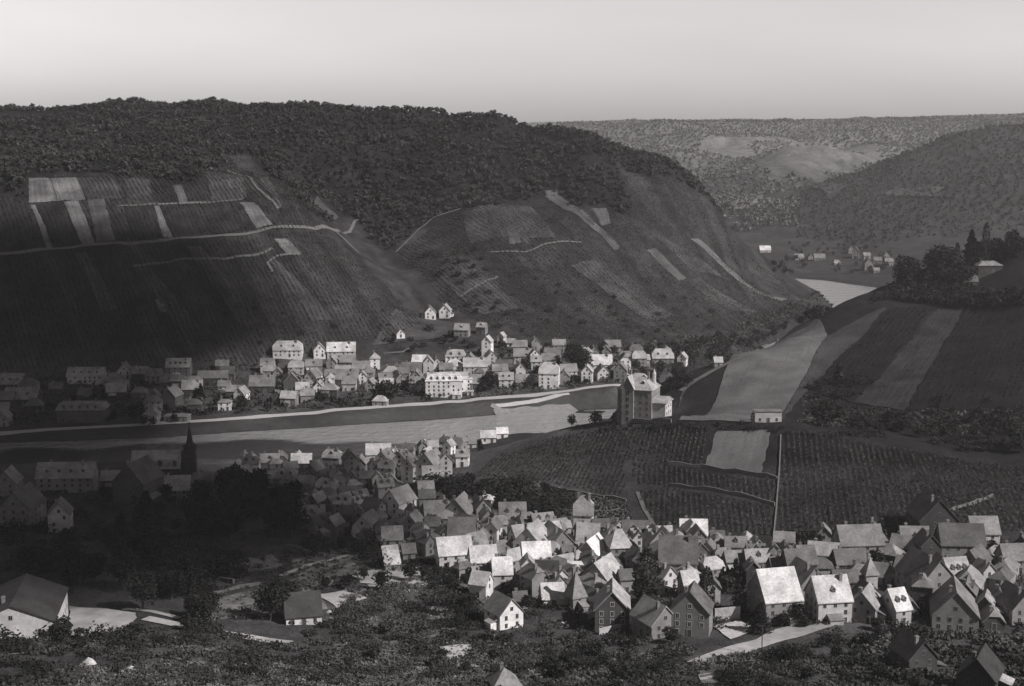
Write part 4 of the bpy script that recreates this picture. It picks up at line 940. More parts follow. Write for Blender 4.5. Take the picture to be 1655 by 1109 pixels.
# near bank
place('''
15 806 40 | g 5 3 gG | at the left edge of the near town, upper row
38 852 64 | g -6 3 gD G12 | broad dark gable at the lower left edge
110 797 96 | e 4 3 gP d4 c2 G10 | four dormers, dim upper left of the near town
182 792 34 | e 6 2 dP | joining the four-dormer house to the dark gable
225 818 62 | g -14 4 bD G14 | massive dark gable left of the church
99 862 40 | g 12 3 pG G8 | dim gable above the gardens at left
286 809 50 | e 5 2 gP G9 | low hall below the church nave | hall
342 809 60 | e -4 2 gG c2 | row of tall openings right of the low hall
392 797 34 | g -28 3 gP | light slanting roof right of the church
406 772 28 | j 4 3 pG d2 | left of a pair near the river, right of church
437 770 32 | e 6 3 gP d1 | right of a pair near the river, right of church
488 763 34 | e 4 2 dW | narrow light roof close to the river
509 777 28 | g -24 2 gP | under the narrow light roof near the river
465 798 36 | j -4 3 gP d2 | over the tops of the big dark trees
493 787 28 | g 24 2 gD | dark gable under the narrow light roof
538 763 32 | j -12 3 gP d1 c2 | round-shouldered, by the river, left of the dark block
567 778 30 | g 14 4 gD | tall dark block between two pale riverside roofs
497 808 28 | e -14 3 gP | light square roof above the left tree mass
532 794 22 | p 20 2 gD | pointed dark cap in the middle of the near town
530 817 38 | j -14 3 gP d1 c2 | broad pale roof, middle left of the near town
513 830 28 | g -30 2 gP | slanting pale roof left of the dark trees' edge
555 842 32 | j -10 3 gP d2 | clustered pale roof above the dark shadow bend
578 848 20 | g 12 2 gP | narrow pale gable right of the clustered roof
505 856 44 | e 6 2 gP d1 c2 | long pale roof next to the dark tree mass
540 869 30 | g -24 2 gP | lowest pale roof at the dark lane
560 860 24 | e -4 3 bD | small dark-roofed block jutting into the shade
594 874 36 | g -18 2 wP G8 | pale triangle roof beside the slanting street
626 880 46 | j 14 2 gD | dark roof right of the pale triangle
564 817 28 | e 10 2 gD | dark roof above the pale clustered roof
570 793 22 | g 0 2 gG | small gable under the tall dark block
593 791 24 | e 6 2 gG | left of the slanting street, upper part
605 847 46 | e -32 2 gD G8 | long dark roof following the slanting street
615 809 14 | g 20 2 wP | bright slim gable at the top of the slanting street
645 843 36 | g -34 3 wP G9 | bright wall, square roof right of the slanting street
668 850 26 | g 24 2 gD | dark gable right of the bright-walled house
627 782 30 | j -14 3 pP d1 | pale roof at the river end of the street
612 746 42 | e 4 1 pP G8 H4 | long low shed near the river, white eaves | shed
664 780 28 | g -22 3 pG d0 | between the long shed and the big speckled gable
696 777 34 | g -24 3 pP G9 | big speckled gable near the river
718 770 26 | g 16 3 pP | twin front right of the speckled gable
700 737 18 | e 6 2 pP | tiny riverside roof, left of two tilted ones
726 735 18 | g -24 2 wP | tilted slim roof by the water
748 755 22 | e -6 2 wP d1 | white front at the foot of the mound
683 737 18 | g 12 2 gG | riverside, left of the tiny pale roof
661 742 20 | e -8 2 gD | dark riverside roof right of the long shed
604 770 20 | g 8 2 gG | behind the long low riverside shed
760 725 20 | e 10 1 pG | at the waterside beside the mound
789 717 26 | e 4 1 wW H3 | bright low one at the water's edge, before the mound | boathouse
811 709 20 | e 10 1 wW | bright hut farthest right along the near shore | hut
690 824 28 | e 8 2 gG | up the lane towards the mound, grey front
708 857 54 | e 10 2 gP G10 c2 | wide light roof at the centre of the near town
743 852 46 | g -14 2 gP G10 | big light gable right of the wide light roof
668 877 34 | g -16 3 gP d0 | pale roof at the foot of the slanting street
700 870 26 | e -6 2 pG | low front under the wide light roof
747 888 46 | e -2 2 gG G10 | wide grey roof below the big light gable
718 884 18 | g 10 2 wP | small white front left of the wide grey roof
828 860 46 | e 3 2 pG d2 G9 | dormered, at the mound's edge, white side wall
787 857 26 | g 16 2 gP | left neighbour of the dormered house at the mound
779 892 26 | g -12 2 gG | steep grey roof right of the wide grey one
807 869 26 | j 6 2 pP | pale roof below the dormered house
798 887 20 | g -20 3 wG | white upright front in the dense middle
809 910 42 | h 30 2 gG | diamond-shaped grey roof in the dense middle
787 820 22 | h -14 1 wW H3 R1.6 | lonely bright hut among trees above the town | hut
860 912 50 | g -18 3 pP G10 | white gable and pale roof, centre of the near town
733 921 66 | e 14 2 wW G9 c1 | longest bright roof, left edge of the dense town
770 917 28 | g 30 2 wW | bright roof attached to the longest one
630 924 38 | e 18 1 gW G9 | isolated bright square roof at the garden edge | barn
634 892 38 | e 8 2 pP G7 | behind the isolated bright barn
780 932 50 | e 10 2 wW G8 | second longest bright roof, below the first
811 952 36 | e 6 2 pW G8 d0 | bright sawtooth roof in the lower middle
866 926 50 | e 6 2 pW G8 | bright roof above the white gabled pair
853 950 22 | g 4 3 wP | slim white gable with two windows, lower middle
884 948 38 | e 2 2 gK | black-roofed one beside the slim white gable
778 970 40 | e -22 2 wW G6 | bright front at the lane's left side
905 875 36 | e 22 2 gP | pale roof on the upper edge under the mound
943 872 34 | j -8 4 pP c2 R6 | tall one with crowning chimney under the mound
996 876 20 | g 22 2 pP | small pale gable at the mound's foot, centre
1027 887 46 | e -2 2 gD G8 | dark roof against the mound, with a gabled bay
1062 888 34 | e 2 2 pP d1 | light dormer roof against the mound
1087 886 18 | e 0 2 gP | narrow roof left of the brightest one at the mound
898 910 54 | g 20 2 gG G11 | broad dusky gable in the upper middle
951 895 42 | e -8 2 gP G9 | pale roof right of the broad dusky gable
999 920 44 | h 8 3 gP G11 | rounded pale roof left of the giant dark tree
957 924 40 | g -24 2 gW G9 | bright tilted roof above the slate-gabled house
927 940 34 | f 8 1 wW G6 H4 | flat bright top, centre right | shed
920 920 28 | e 12 2 gD | dark roof behind the flat bright shed
892 980 42 | e 8 1 wW G7 | low bright roof behind garden bushes | shed
930 988 36 | p 30 2 gG R8 H4 | steep spire-like grey cap right of centre
973 964 56 | g -28 2 gP G10 | wide pale roof just behind the slate-gabled house
814 1019 62 | g 32 2 wG G8 L9 c0 | standing alone at the bottom centre, bright gable | cottage
989 1021 60 | g -4 3 bP G10 s L13 | steep dark front gable, white-framed windows
1058 1034 56 | g 26 2 gP G9 | pale half-timber gable below the giant tree
1120 885 46 | e -3 2 gW G8 | brightest roof against the mound
1095 947 70 | e -6 3 gD G13 c2 | huge dark roof right of the giant tree
1188 906 36 | e -4 2 gG d1 | white side wall, right of the brightest mound roof
1158 894 22 | e 0 2 dD | dark low one between two roofs at the mound
1222 907 20 | g 6 2 pP | small round-topped bright front below the vines
1249 928 18 | g 2 3 gG s | left one of two narrow twin gables
1269 928 18 | g 2 3 gG s | right one of two narrow twin gables
1168 925 34 | j 12 2 gG | rounded grey roof over the two cypresses
1145 915 26 | g -16 2 pG | pale gable left of the cypresses
1250 1012 84 | e 14 3 gW G14 c1 | hall-sized bright roof, right of the cypresses
1300 985 50 | g 18 3 gG G9 | grey roof between the hall-sized and the gabled bright
1112 969 34 | e 14 2 gW G6 | small bright roof behind the grey shed
1117 1031 62 | g -14 3 gD G11 s L10 | dark front, bright windowed side, beside the road
1270 898 22 | e 8 2 gP | last roof under the vines before the dark garden
1337 1008 70 | e 10 3 pW G11 c2 d1 | large, light roof with gabled bay by the road
1385 913 78 | e 6 3 gG G10 | long grey block with a pyramid neighbour
1411 905 36 | p 3 3 dG R6 | pyramid-topped tower beside the long grey block
1370 936 56 | e 8 2 dD | dark roof in front of the long grey block
1404 966 24 | p 10 3 pP R5 | slim pale turret-like between two bright roofs
1445 1012 46 | e 20 2 pW d2 G9 | bright tilted roof with two big dormers
1397 1010 40 | g -26 2 gP G8 | pale crossed roofs left of the two big dormers
1475 902 48 | e -3 2 dG d1 G9 | upper right, a bright stripe on its left edge
1505 868 56 | g 0 2 dD G14 R7.5 | great triangular gable standing out above the right roofs
1550 906 76 | e -4 2 gD G11 | long dark roof below the great triangle
1586 886 46 | e 0 2 pG G9 | light-framed block at the upper right corner
1496 916 36 | g 4 3 dD | dark arched front under the striped-edge house
1493 978 60 | g 18 3 gD G12 | large dark gable right of the two big dormers
1540 957 50 | e 14 2 gP d3 G9 | three dark dormers in a pale roof, far right
1540 1023 72 | g -14 2 gG G13 | broad grey gable at the lower right
1588 960 30 | g 20 3 pG | pale corner block right of the three dormers
1640 930 60 | e 6 2 gG | outermost right, beyond the long dark roof
1640 1010 60 | g 12 2 gD | outermost right, lower row
1475 1088 46 | g 14 2 dD G8 | bottom right, pointed grey gable
1582 1122 56 | g -28 2 dK G9 | bottom right corner, big dark roof edge
815 1118 56 | p 14 1 gG H2 | roof only, cut by the bottom edge, centre | cottage
489 1011 72 | e 14 1 wK G10 H3 c0 | black roof, white posts, dark gardens | shed
34 1034 100 | g 10 1 wK G22 R4.6 H6 | huge one at the bottom left | barn
5 690 26 | g 5 2 gG | beside the promenade at the very left edge
1240 683 44 | f 0 1 pG G5 H4.5 R1 | walled hut on the path atop the mound | shelter
1596 445 40 | h 2 1 dG G9 H5 R2.6 | standing among trees on the upper right ridge
1567 465 22 | e 0 1 dD H2.5 | just below the ridge house on the right | hut
1463 452 14 | e 10 1 gP H2.4 | tiny pale roof in the ridge trees | hut
1300 920 30 | e 6 2 dG | half lost in dark gardens under the vines
1330 885 26 | g -8 2 gG | in the dark garden left of the pyramid tower
1520 940 30 | g 10 2 gG | behind the three-dormered roof
1215 945 22 | g 0 2 dG | behind the hall-sized bright roof's left end
660 905 24 | e 14 1 gG | low one right of the isolated barn | shed
840 985 24 | e 10 1 gD | low dark one behind the white cottage | shed
905 958 22 | g 18 2 wP | white little front under the black roof
1010 960 24 | e 12 2 gD | dark side house left of the giant tree
1150 975 20 | g 0 2 pG | pale front between the cypresses
''', 'houses of the near town')# ------------------------------------------------------------------ landmark buildings
GT = 'houses of the near town'; GF = 'houses of the town across the river'
def front(px, py, wpx):
    p = hit(px, py); return p, wpx * p[1] / F
def back(p, dep):
    d = np.array([p[0], p[1]]) / math.hypot(p[0], p[1]); x, y = p[0] + d[0] * dep, p[1] + d[1] * dep; return (x, y, min(height(x, y), p[2] + 1.5))
# hotel on the far promenade
p, W_ = front(717, 643, 60)
h = house(back(p, 8), W_, 14, 4, R(4), 'w', 'W', 'mansard', 5, 'large white hotel of many windows, stepped mansard roof, on the far promenade', 'hotel', 'hotel', None, 4.2, 3)
p, W_ = front(752, 634, 22)
house(back(p, 5), W_, 9, 3, R(4), 'w', 'W', 'flat', 0, 'bright white square annexe attached right of the large hotel', 'hotel', 'hotel_annexe', None, 2)
for k, (a, b_, c_, d_) in enumerate(((738, 645, 14, 2), (760, 640, 10, 2))):
    p, W_ = front(a, b_, c_); house(back(p, 2), W_, 4, 1, R(3), 'p', 'W', 'flat', 0, ('low white terrace room below the hotel, left one', 'low white terrace room below the hotel annexe, right one')[k], 'terrace', 'terrace_room', None, .5, 0, eh=2.0)
# institute: tall brick block with cross gable, light roof, lit right flank
p, W_ = front(1032, 682, 56); yaw = R(-21)
q = back(p, 9)
inst = house(q, 16, 14.5, 5, yaw, 'g', 'P', 'hip', 2, 'tall grey stone institute with light hipped roof, on the spur above the river', 'institute', 'institute_building', None, 6.5, 2, eh=15.5)
b = MB(); b.box(-2.8, 2.8, -1.0, 1.2, -4, 16.2); b.poly([(-2.8, -1.0, 16.2), (2.8, -1.0, 16.2), (0, -1.0, 21.0)])
bay = link('cross_gable', b.mesh('cross_gable', M['wall_g']), inst, (-3.0, -7.3, 0))
b = MB(); 
for s in (-1, 1):
    pp = [(s * 3.2, -1.4, 15.6), (0, -1.4, 21.3), (0, 6.5, 21.3), (s * 3.2, 6.5, 15.6)]
    b.poly(pp); b.poly([(x, y, z + .25) for x, y, z in pp][::-1]); b.poly([pp[0], pp[1], (pp[1][0], pp[1][1], pp[1][2] + .25), (pp[0][0], pp[0][1], pp[0][2] + .25)])
link('roof', b.mesh('roof', M['roof_P']), bay)
for f in range(5): win(bay, 0, -1.0, 2 + f * 3.0, -math.pi / 2, 'n', 1.3, 1.9)
b = MB(); b.box(0, 6, -5.5, 6, -4, 9.5); wing = link('wing', b.mesh('wing', M['wall_p']), inst, (8.0, 0, 0))
b = MB(); b.prism([(-6.1, 9.5), (6.6, 9.5), (6.6, 9.8), (0, 12.2), (-6.1, 9.8)], 0, 6.6); link('roof', b.mesh('roof', M['roof_P']), wing)
for f in range(3):
    for s in (-3.2, .2, 3.6): win(wing, 6, s, 1.8 + f * 2.9, 0)
b = MB(); b.cyl(0, 0, 15, 21.5, 1.0, .9, 8); b.cyl(0, 0, 21.5, 24, 1.1, .02, 8); link('turret', b.mesh('turret', M['wall_p']), inst, (6.5, 2, 0))
p, W_ = front(1050, 684, 84); 
# church: dark steeple and long light nave roof
p, W_ = front(264, 781, 96); cq = back(p, 6)
ch = link('church', None, loc=cq, rz=R(5)); tag(ch, 'dark church with needle spire, long light nave roof, near bank at left', 'church')
b = MB(); b.prism([(-6.5, -4), (6.5, -4), (6.5, 8), (0, 14.5), (-6.5, 8)], -W_ / 2, W_ / 2 - 4); link('nave', b.mesh('nave', M['wall_d']), ch)
b = MB(); b.prism(chev(13, 8, 6.5, .5, .3), -W_ / 2 - .4, W_ / 2 - 4.2); link('roof', b.mesh('roof', M['roof_P']), ch)
for i in range(6): win(ch, -W_ / 2 + 3 + i * (W_ - 10) / 5.5, -6.5, 4.4, -math.pi / 2, 'n', 1.0, 3.2)
for i in range(3):
    d_ = link('dormer', dormer_mesh(1.25, 'P', 'd'), ch, (-W_ / 4 + i * 6.5, -4.4, 10.0), 0); win(d_, 0, .02, .1, math.pi / 2, 'n', .75, .95)
b = MB(); b.box(-2.6, 2.6, -2.6, 2.6, -4, 16.5); tw = link('tower', b.mesh('tower', M['wall_d']), ch, (W_ / 2 - .5, -.5, 0))
for a, (x, y) in ((-math.pi / 2, (0, -2.6)), (0, (2.6, 0)), (math.pi, (-2.6, 0))): win(tw, x, y, 13.5, a, 'n', 1.1, 2.2)
b = MB(); b.cyl(0, 0, 16.4, 18.2, 3.7, 1.6, 8); b.cyl(0, 0, 18.2, 26.5, 1.6, .12, 8); b.cyl(0, 0, 26.5, 28.2, .08, .05, 5); b.box(-.7, .7, -.06, .06, 27.3, 27.5); link('spire', b.mesh('spire', M['roof_K']), tw)
# rocks like pale tents in the scrub at the bottom left
def rock(px, py, wpx, label):
    p, W_ = front(px, py, wpx); g = np.random.default_rng(int(px)); b = MB(); n_ = 9; lay = ((0, 1), (.35, .82), (.62, .5), (.8, .15))
    R_ = [[(W_ / 2 * r_ * g.uniform(.8, 1.15) * math.cos(6.283 * i / n_), W_ / 2 * .8 * r_ * g.uniform(.8, 1.15) * math.sin(6.283 * i / n_), z * W_ * .62 + g.uniform(-.1, .1) - .3) for i in range(n_)] for z, r_ in lay]
    for a_, b2 in zip(R_, R_[1:]):
        for i in range(n_): j = (i + 1) % n_; b.poly([a_[i], a_[j], b2[j]]); b.poly([a_[i], b2[j], b2[i]])
    b.poly(R_[-1]); tag(link('limestone_boulder', b.mesh('limestone_boulder', M['rubble']), None, tuple(p)), label, 'boulder')
rock(144, 1073, 26, 'left one of two pale boulders in the scrub at bottom left'); rock(212, 1086, 26, 'right one of two pale boulders in the scrub at bottom left')
rock(793, 1027, 18, 'small pale boulder below the white cottage standing alone'); rock(654, 1076, 12, 'small pale boulder in the middle of the foreground scrub'); rock(532, 990, 12, 'pale stone at the corner of the black-roofed shed')
rock(909, 1010, 14, 'pale heap of stone between the steep grey cap and the slate-gabled house')
# barge at the far bank
p = at0(955, 667); b = MB(); n_ = 12; ring = [(9 * math.cos(6.283 * i / n_), 1.9 * math.sin(6.283 * i / n_) ) for i in range(n_)]
for i in range(n_):
    j = (i + 1) % n_; a_, c_ = ring[i], ring[j]
    b.poly([(a_[0] * .9, a_[1] * .7, -.5), (c_[0] * .9, c_[1] * .7, -.5), (c_[0], c_[1], .8), (a_[0], a_[1], .8)]); b.poly([(c_[0] * .93, c_[1] * .86, .8), (a_[0] * .93, a_[1] * .86, .8), (a_[0], a_[1], .8), (c_[0], c_[1], .8)][::-1])
b.poly([(x * .93, y * .86, .45) for x, y in ring])
br = link('moored_barge', None, loc=(p[0], p[1], 0), rz=R(3)); tag(br, 'long dark barge moored against the pale beach left of the institute', 'barge')
link('hull', b.mesh('hull', M['wall_d']), br); b = MB(); b.box(-7, -4, -1, 1, .46, 1.9); b.box(-7.2, -3.8, -1.2, 1.2, 1.9, 2.05); link('cabin', b.mesh('cabin', M['wall_d']), br)
# pole beside the village road
p = hit(1231, 1062); b = MB(); b.cyl(0, 0, -.5, 9.5, .16, .11, 8); po = link('utility_pole', None, loc=tuple(p)); tag(po, 'thin dark pole at the edge of the pale village road', 'pole'); link('post', b.mesh('post', M['bark']), po)
b = MB(); b.box(-.8, .8, -.06, .06, 8.7, 8.85); [b.cyl(x, 0, 8.85, 9.1, .05, .04, 6) for x in (-.65, .65)]; link('crossarm', b.mesh('crossarm', M['bark']), po)
# ------------------------------------------------------------------ the smaller houses that close the rows, each named by the landmark it stands nearest to
LM = [(313,730,'the church spire'),(630,905,'the isolated bright barn'),(733,905,'the longest bright roof'),(815,985,'the lone white cottage'),(988,985,'the dark framed-window gable'),
 (787,812,'the lonely bright hut'),(1045,930,'the giant dark tree'),(943,845,'the tall chimneyed house'),(1230,945,'the hall-sized bright roof'),(1120,868,'the brightest roof at the mound'),
 (612,735,'the long low riverside shed'),(645,825,'the bright-walled street house'),(828,845,'the dormered house at the mound'),(1505,840,'the great triangular gable'),(1445,985,'the roof with two big dormers'),
 (1411,890,'the pyramid-topped tower'),(538,745,'the round-shouldered riverside house'),(440,830,'the tall black tree clump'),(567,760,'the tall dark block'),(717,620,'the large hotel'),(885,610,'the tallest white promenade house'),
 (552,562,'the broad light roof above the town'),(466,565,'the twin-bayed house'),(135,655,'the mansard villa'),(789,560,'the stepped lane'),(926,575,'the tallest far-town tree'),(625,640,'the promenade tree mass'),
 (1032,640,'the stone institute'),(1540,935,'the three-dormered roof'),(1585,865,'the light-framed corner block')]
HP = [project(np.array([x, y, float(height(x, y)) + 4])) for x, y, r in FOOT]
def infill(poly, n_, seed, group, s0, s1, walls, roofs, yawf, tight=.72, noun='house'):
    r = random.Random(seed); xs_ = [q[0] for q in poly]; ys_ = [q[1] for q in poly]; k = 0; new = []
    while len(new) < n_ and k < 6000:
        k += 1; x = r.uniform(min(xs_), max(xs_)); y = r.uniform(min(ys_), max(ys_))
        if not inpoly(np.array([x]), np.array([y]), poly)[0]: continue
        p = hit(x, y); Lx = r.uniform(s0, s1); G = Lx * r.uniform(.62, .85); rad = (Lx + G) / 4
        if sdist(np.array([p[0]]), np.array([p[1]]), RIVER)[0] < 10: continue
        if any(math.hypot(p[0] - a, p[1] - b) < tight * (rad + c_) + .8 for a, b, c_ in FOOT): continue
        FOOT.append((p[0], p[1], rad)); hp = project(p + np.array([0, 0, 4])); HP.append(hp); new.append((p, Lx, G, hp))
    for p, Lx, G, hp in new:
        best = None
        for lx, ly, nm in LM:
            d = math.hypot(hp[0] - lx, (hp[1] - ly) * 1.3)
            if best is None or d < best[0]: best = (d, lx, ly, nm)
        _, lx, ly, nm = best; dx, dy = hp[0] - lx, (hp[1] - ly) * 1.3; sec = int(round(math.degrees(math.atan2(-dy, dx)) / 45)) % 8
        rank = sum(1 for q in HP if int(round(math.degrees(math.atan2(-(q[1] - ly) * 1.3, q[0] - lx)) / 45)) % 8 == sec and math.hypot(q[0] - lx, (q[1] - ly) * 1.3) < best[0] - .01)
        PEND.append((p, Lx, G, r.random(), yawf(p) + r.uniform(-5, 5), r.choice(walls), r.choice(roofs), r.choice(('gable', 'gable', 'gable', 'half', 'hip')), r.choice((0, 0, 0, 1, 2)), lx, ly, sec, best[0], nm, group, noun, r.choice((0, 1, 1, 2))))
PEND = []
WG = 'ggpbg'; RG = 'GGPDPG'
street = lambda p: 38 * math.sin(p[0] * .021 + p[1] * .017) + (90 if math.sin(p[0] * .05 - p[1] * .043) > .1 else 0)
infill([(385,748),(560,745),(750,722),(752,765),(690,800),(640,800),(600,830),(640,895),(560,885),(482,855),(484,805),(385,775)], 60, 71, GT, 5.5, 8.5, WG, RG, street, .62)
infill([(650,830),(760,825),(860,862),(1010,868),(1110,880),(1270,905),(1280,950),(1180,935),(1075,960),(1010,940),(960,985),(870,985),(850,960),(770,955),(700,905),(655,885)], 80, 72, GT, 5.5, 8.8, WG, RG, street, .64)
infill([(1370,895),(1604,880),(1655,890),(1655,1020),(1480,1015),(1420,1000),(1350,955),(1290,970),(1290,930)], 26, 73, GT, 7, 10.5, 'ggdb', 'GDGDP', street)
infill([(0,640),(60,615),(250,605),(420,605),(440,650),(240,670),(0,680)], 14, 74, GF, 8, 12, 'dgd', 'DGG', lambda p: 3)
infill([(430,600),(700,598),(780,590),(1000,575),(1090,580),(1000,612),(860,625),(700,640),(600,640),(450,650)], 46, 75, GF, 7, 11, 'pgpgw', 'GPGPD', lambda p: 4 + (86 if math.sin(p[0] * .2) > .2 else 0), .78)
DIR = ['right of', 'above right of', 'above', 'above left of', 'left of', 'below left of', 'below', 'below right of']
ORD = ['nearest', 'second', 'third', 'fourth', 'fifth', 'sixth', 'seventh', 'eighth', 'ninth', 'tenth', 'eleventh', 'twelfth', 'thirteenth', 'fourteenth', 'fifteenth']
for p, Lx, G, q, yw, wk, rk, ty, dm, lx, ly, sec, dd, nm, grp, noun, fl_ in PEND:
    rank = sum(1 for h_ in HP if int(round(math.degrees(math.atan2(-(h_[1] - ly) * 1.3, h_[0] - lx)) / 45)) % 8 == sec and math.hypot(h_[0] - lx, (h_[1] - ly) * 1.3) < dd - .01)
    nf = 1 + (q > .25) + (q > .85); noun = 'cottage' if nf == 1 else ('villa' if ty == 'hip' else 'house')
    lab = f"{WT[wk][0]} {noun} with {RT[rk][0]} roof, {ORD[min(rank, 14)]} {DIR[sec]} {nm}"
    house((p[0], p[1], float(height(p[0], p[1]))), Lx, G, nf, R(yw), wk, rk, ty, dm if ty == 'gable' else 0, lab, noun, noun, grp, None, min(fl_, 1))
for o in C.objects:
    if o.parent is None and len(str(o.get('label', '')).split()) > 16: print('LONG', o.name, o['label'])
# ------------------------------------------------------------------ single trees
T = tree
T(1045, 978, 98, 'slim', 'giant dark tree towering over the roofs right of centre', None, True, 1.35)
T(1142, 985, 74, 'slim', 'left one of two dark cypresses behind the grey shed with striped side', None, True, 1.0)
T(1195, 996, 68, 'slim', 'right one of two dark cypresses, before the hall-sized bright roof', None, True, 1.0)
T(1189, 940, 40, 'conifer', 'small pointed tree behind the two cypresses', None, True, 1.1)
T(1228, 1022, 52, 'conifer', 'dark conifer casting shade on the pale village road', None, True, 1.3)
T(1290, 1012, 40, 'round', 'round dark tree against the hall-sized bright-roofed building', None, True, 1.1)
T(46, 935, 66, 'round', 'round dark tree at the left edge above the huge barn', None, True, .9)
T(78, 935, 58, 'round', 'dark tree right behind the round one above the huge barn', None, True, .8)
T(237, 850, 60, 'conifer', 'tall dark pointed tree in front of the massive gable at left', None, True, 1.4)
T(196, 870, 44, 'conifer', 'lower pointed tree left of the tall one before the massive gable', None, True, 1.4)
cluster([(100,880),(330,850),(400,900),(330,985),(220,985),(120,970)], 26, ['round', 'round', 'bush'], 7, 13, 'black broadleaf tree in the grove behind the barn', 'trees of the black grove', True, 1.1, 5, 21)
cluster([(395,800),(480,805),(482,875),(400,890),(300,860),(310,820)], 20, ['round'], 10, 16, 'black broad tree in the clump left of the roofs', 'trees of the tall black clump', True, 1.0, 5.5, 22)
cluster([(482,880),(540,872),(600,890),(640,930),(560,905),(500,900)], 10, ['round', 'bush'], 4, 7, 'dark tree along the shaded lane under the lowest pale roofs', 'trees along the shaded lane', True, 1.2, 4, 23)
T(437, 1003, 78, 'round', 'large black tree left of the black-roofed garden shed', None, True, 1.0); T(465, 990, 58, 'round', 'black tree touching the roof of the black-roofed garden shed', None, True, 1.1)
T(526, 955, 28, 'round', 'round dark fruit tree, left of three in the pale garden', 'fruit trees in the pale garden'); T(560, 952, 28, 'round', 'round dark fruit tree, middle of three in the pale garden', 'fruit trees in the pale garden')
T(588, 938, 24, 'round', 'round dark fruit tree, right of three in the pale garden', 'fruit trees in the pale garden')
T(616, 955, 38, 'round', 'dark upright tree just below the isolated bright barn'); T(662, 940, 36, 'round', 'dark tree right of the isolated bright barn'); T(686, 935, 24, 'round', 'low dark tree by the lane right of the isolated barn')
cluster([(700,925),(740,945),(780,985),(770,1005),(700,960)], 12, ['bush', 'round'], 3, 6, 'dark bushy tree on the lane slope left of the white cottage', 'trees along the lane slope', True, 1.3, 4, 24)
cluster([(800,930),(850,950),(885,985),(860,1010),(835,975)], 7, ['round', 'bush'], 4, 6, 'dark tree in the garden hollow right of the white cottage', 'trees in the garden hollow', True, 1.1, 4, 25)
cluster([(300,985),(330,980),(345,1010),(300,1008)], 3, ['round'], 7, 10, 'black tree at the bend of the pale lane', 'trees at the lane bend', True, 1.0, 5, 26)
cluster([(-20,1030),(250,1025),(330,1010),(330,1040),(200,1060),(-20,1060)], 22, ['bush', 'round'], 3, 6, 'dark bush in the hedge below the barn', 'bushes of the hedge below the barn', True, 1.3, 3.5, 27)
cluster([(560,1020),(850,1030),(860,1100),(560,1100)], 26, ['bush', 'round', 'bush'], 2, 4.5, 'dark bush scattered in the foreground scrub, centre', 'bushes scattered in the centre scrub', False, 1.3, 4, 28)
cluster([(330,1040),(560,1040),(560,1105),(240,1105)], 22, ['bush'], 1.8, 4, 'dark bush scattered in the foreground scrub, left half', 'bushes scattered in the left scrub', False, 1.3, 4, 29)
cluster([(880,1030),(1110,1035),(1130,1100),(880,1105)], 30, ['bush', 'round'], 2.5, 5.5, 'dark bush in the thicket below the slate-gabled house', 'bushes of the right-centre thicket', True, 1.3, 3.5, 30)
cluster([(1130,1085),(1340,1030),(1440,1030),(1440,1100),(1140,1109)], 26, ['bush', 'round'], 2.5, 5, 'dark bush below the pale village road', 'bushes below the village road', True, 1.3, 3.8, 31)
cluster([(1290,880),(1440,880),(1440,940),(1330,930),(1290,935)], 14, ['round', 'bush'], 4, 8, 'dark garden tree left of the pyramid tower', 'trees of the dark upper garden', True, 1.1, 5, 32)
cluster([(1380,1010),(1500,1015),(1500,1040),(1380,1035)], 7, ['round', 'bush'], 3, 6, 'dark tree before the bright roof with two big dormers', 'trees before the dormered roofs', True, 1.1, 4, 33)
cluster([(1500,940),(1560,960),(1600,975),(1590,1000),(1500,975)], 6, ['round'], 4, 6, 'tree in the yards below the three-dormered roof', 'trees of the right-hand yards', True, 1.1, 4, 34)
cluster([(1440,880),(1560,870),(1604,880),(1604,915),(1440,905)], 6, ['round'], 4, 6, 'tree among the roofs around the great triangular gable', 'trees near the great triangular gable', True, 1.0, 5, 35)
cluster([(700,785),(770,780),(830,790),(860,822),(800,835),(760,812),(710,805)], 18, ['round', 'bush'], 5, 9, 'dark tree at the left foot of the mound', 'trees at the left foot of the mound', True, 1.2, 5, 36)
cluster([(830,785),(880,790),(930,830),(900,850),(850,830)], 12, ['round', 'bush'], 4, 8, 'dark tree below the broken terrace walls', 'trees below the broken terrace walls', True, 1.2, 5, 37)
cluster([(930,690),(1000,688),(1100,688),(1250,690),(1300,700),(1430,700),(1430,712),(1200,698),(930,697)], 34, ['bush', 'bush', 'round'], 1.6, 3.2, 'low dark bush along the crest road of the mound', 'bushes along the crest road', True, 1.5, 3.5, 38)
T(924, 690, 22, 'round', 'round dark tree on the shore left of the institute, left of the tiny hut'); T(963, 690, 30, 'round', 'dark upright tree on the shore just left of the institute'); T(992, 686, 20, 'slim', 'narrow dark tree against the institute corner')
T(777, 728, 18, 'conifer', 'little dark tree on the shore at the tip of the mound'); T(1216, 686, 20, 'slim', 'slim dark tree left of the walled hut on the path'); T(1199, 686, 10, 'bush', 'low bush left of the walled hut on the path')
T(1355, 622, 38, 'conifer', 'single dark conifer standing on the striped vine slope'); T(1385, 622, 22, 'round', 'dark round tree right of the single conifer on the vine slope')
cluster([(1312,628),(1345,612),(1410,620),(1375,650),(1320,645)], 18, ['bush', 'round'], 3, 5.5, 'dark bush in the thicket under the single conifer', 'bushes under the single conifer', True, 1.4, 3.5, 39)
T(1328, 690, 50, 'round', 'big round dark tree at the foot of the striped vine slope', None, True, 1.3); T(1345, 690, 40, 'round', 'dark tree joined right of the big round one below the striped slope', None, True, 1.3)
cluster([(1375,690),(1400,685),(1470,690),(1470,702),(1385,700)], 12, ['conifer', 'round'], 5, 9, 'dark tree of the row below the grey vine strip', 'trees of the row below the grey vine strip', True, 1.3, 4, 40)
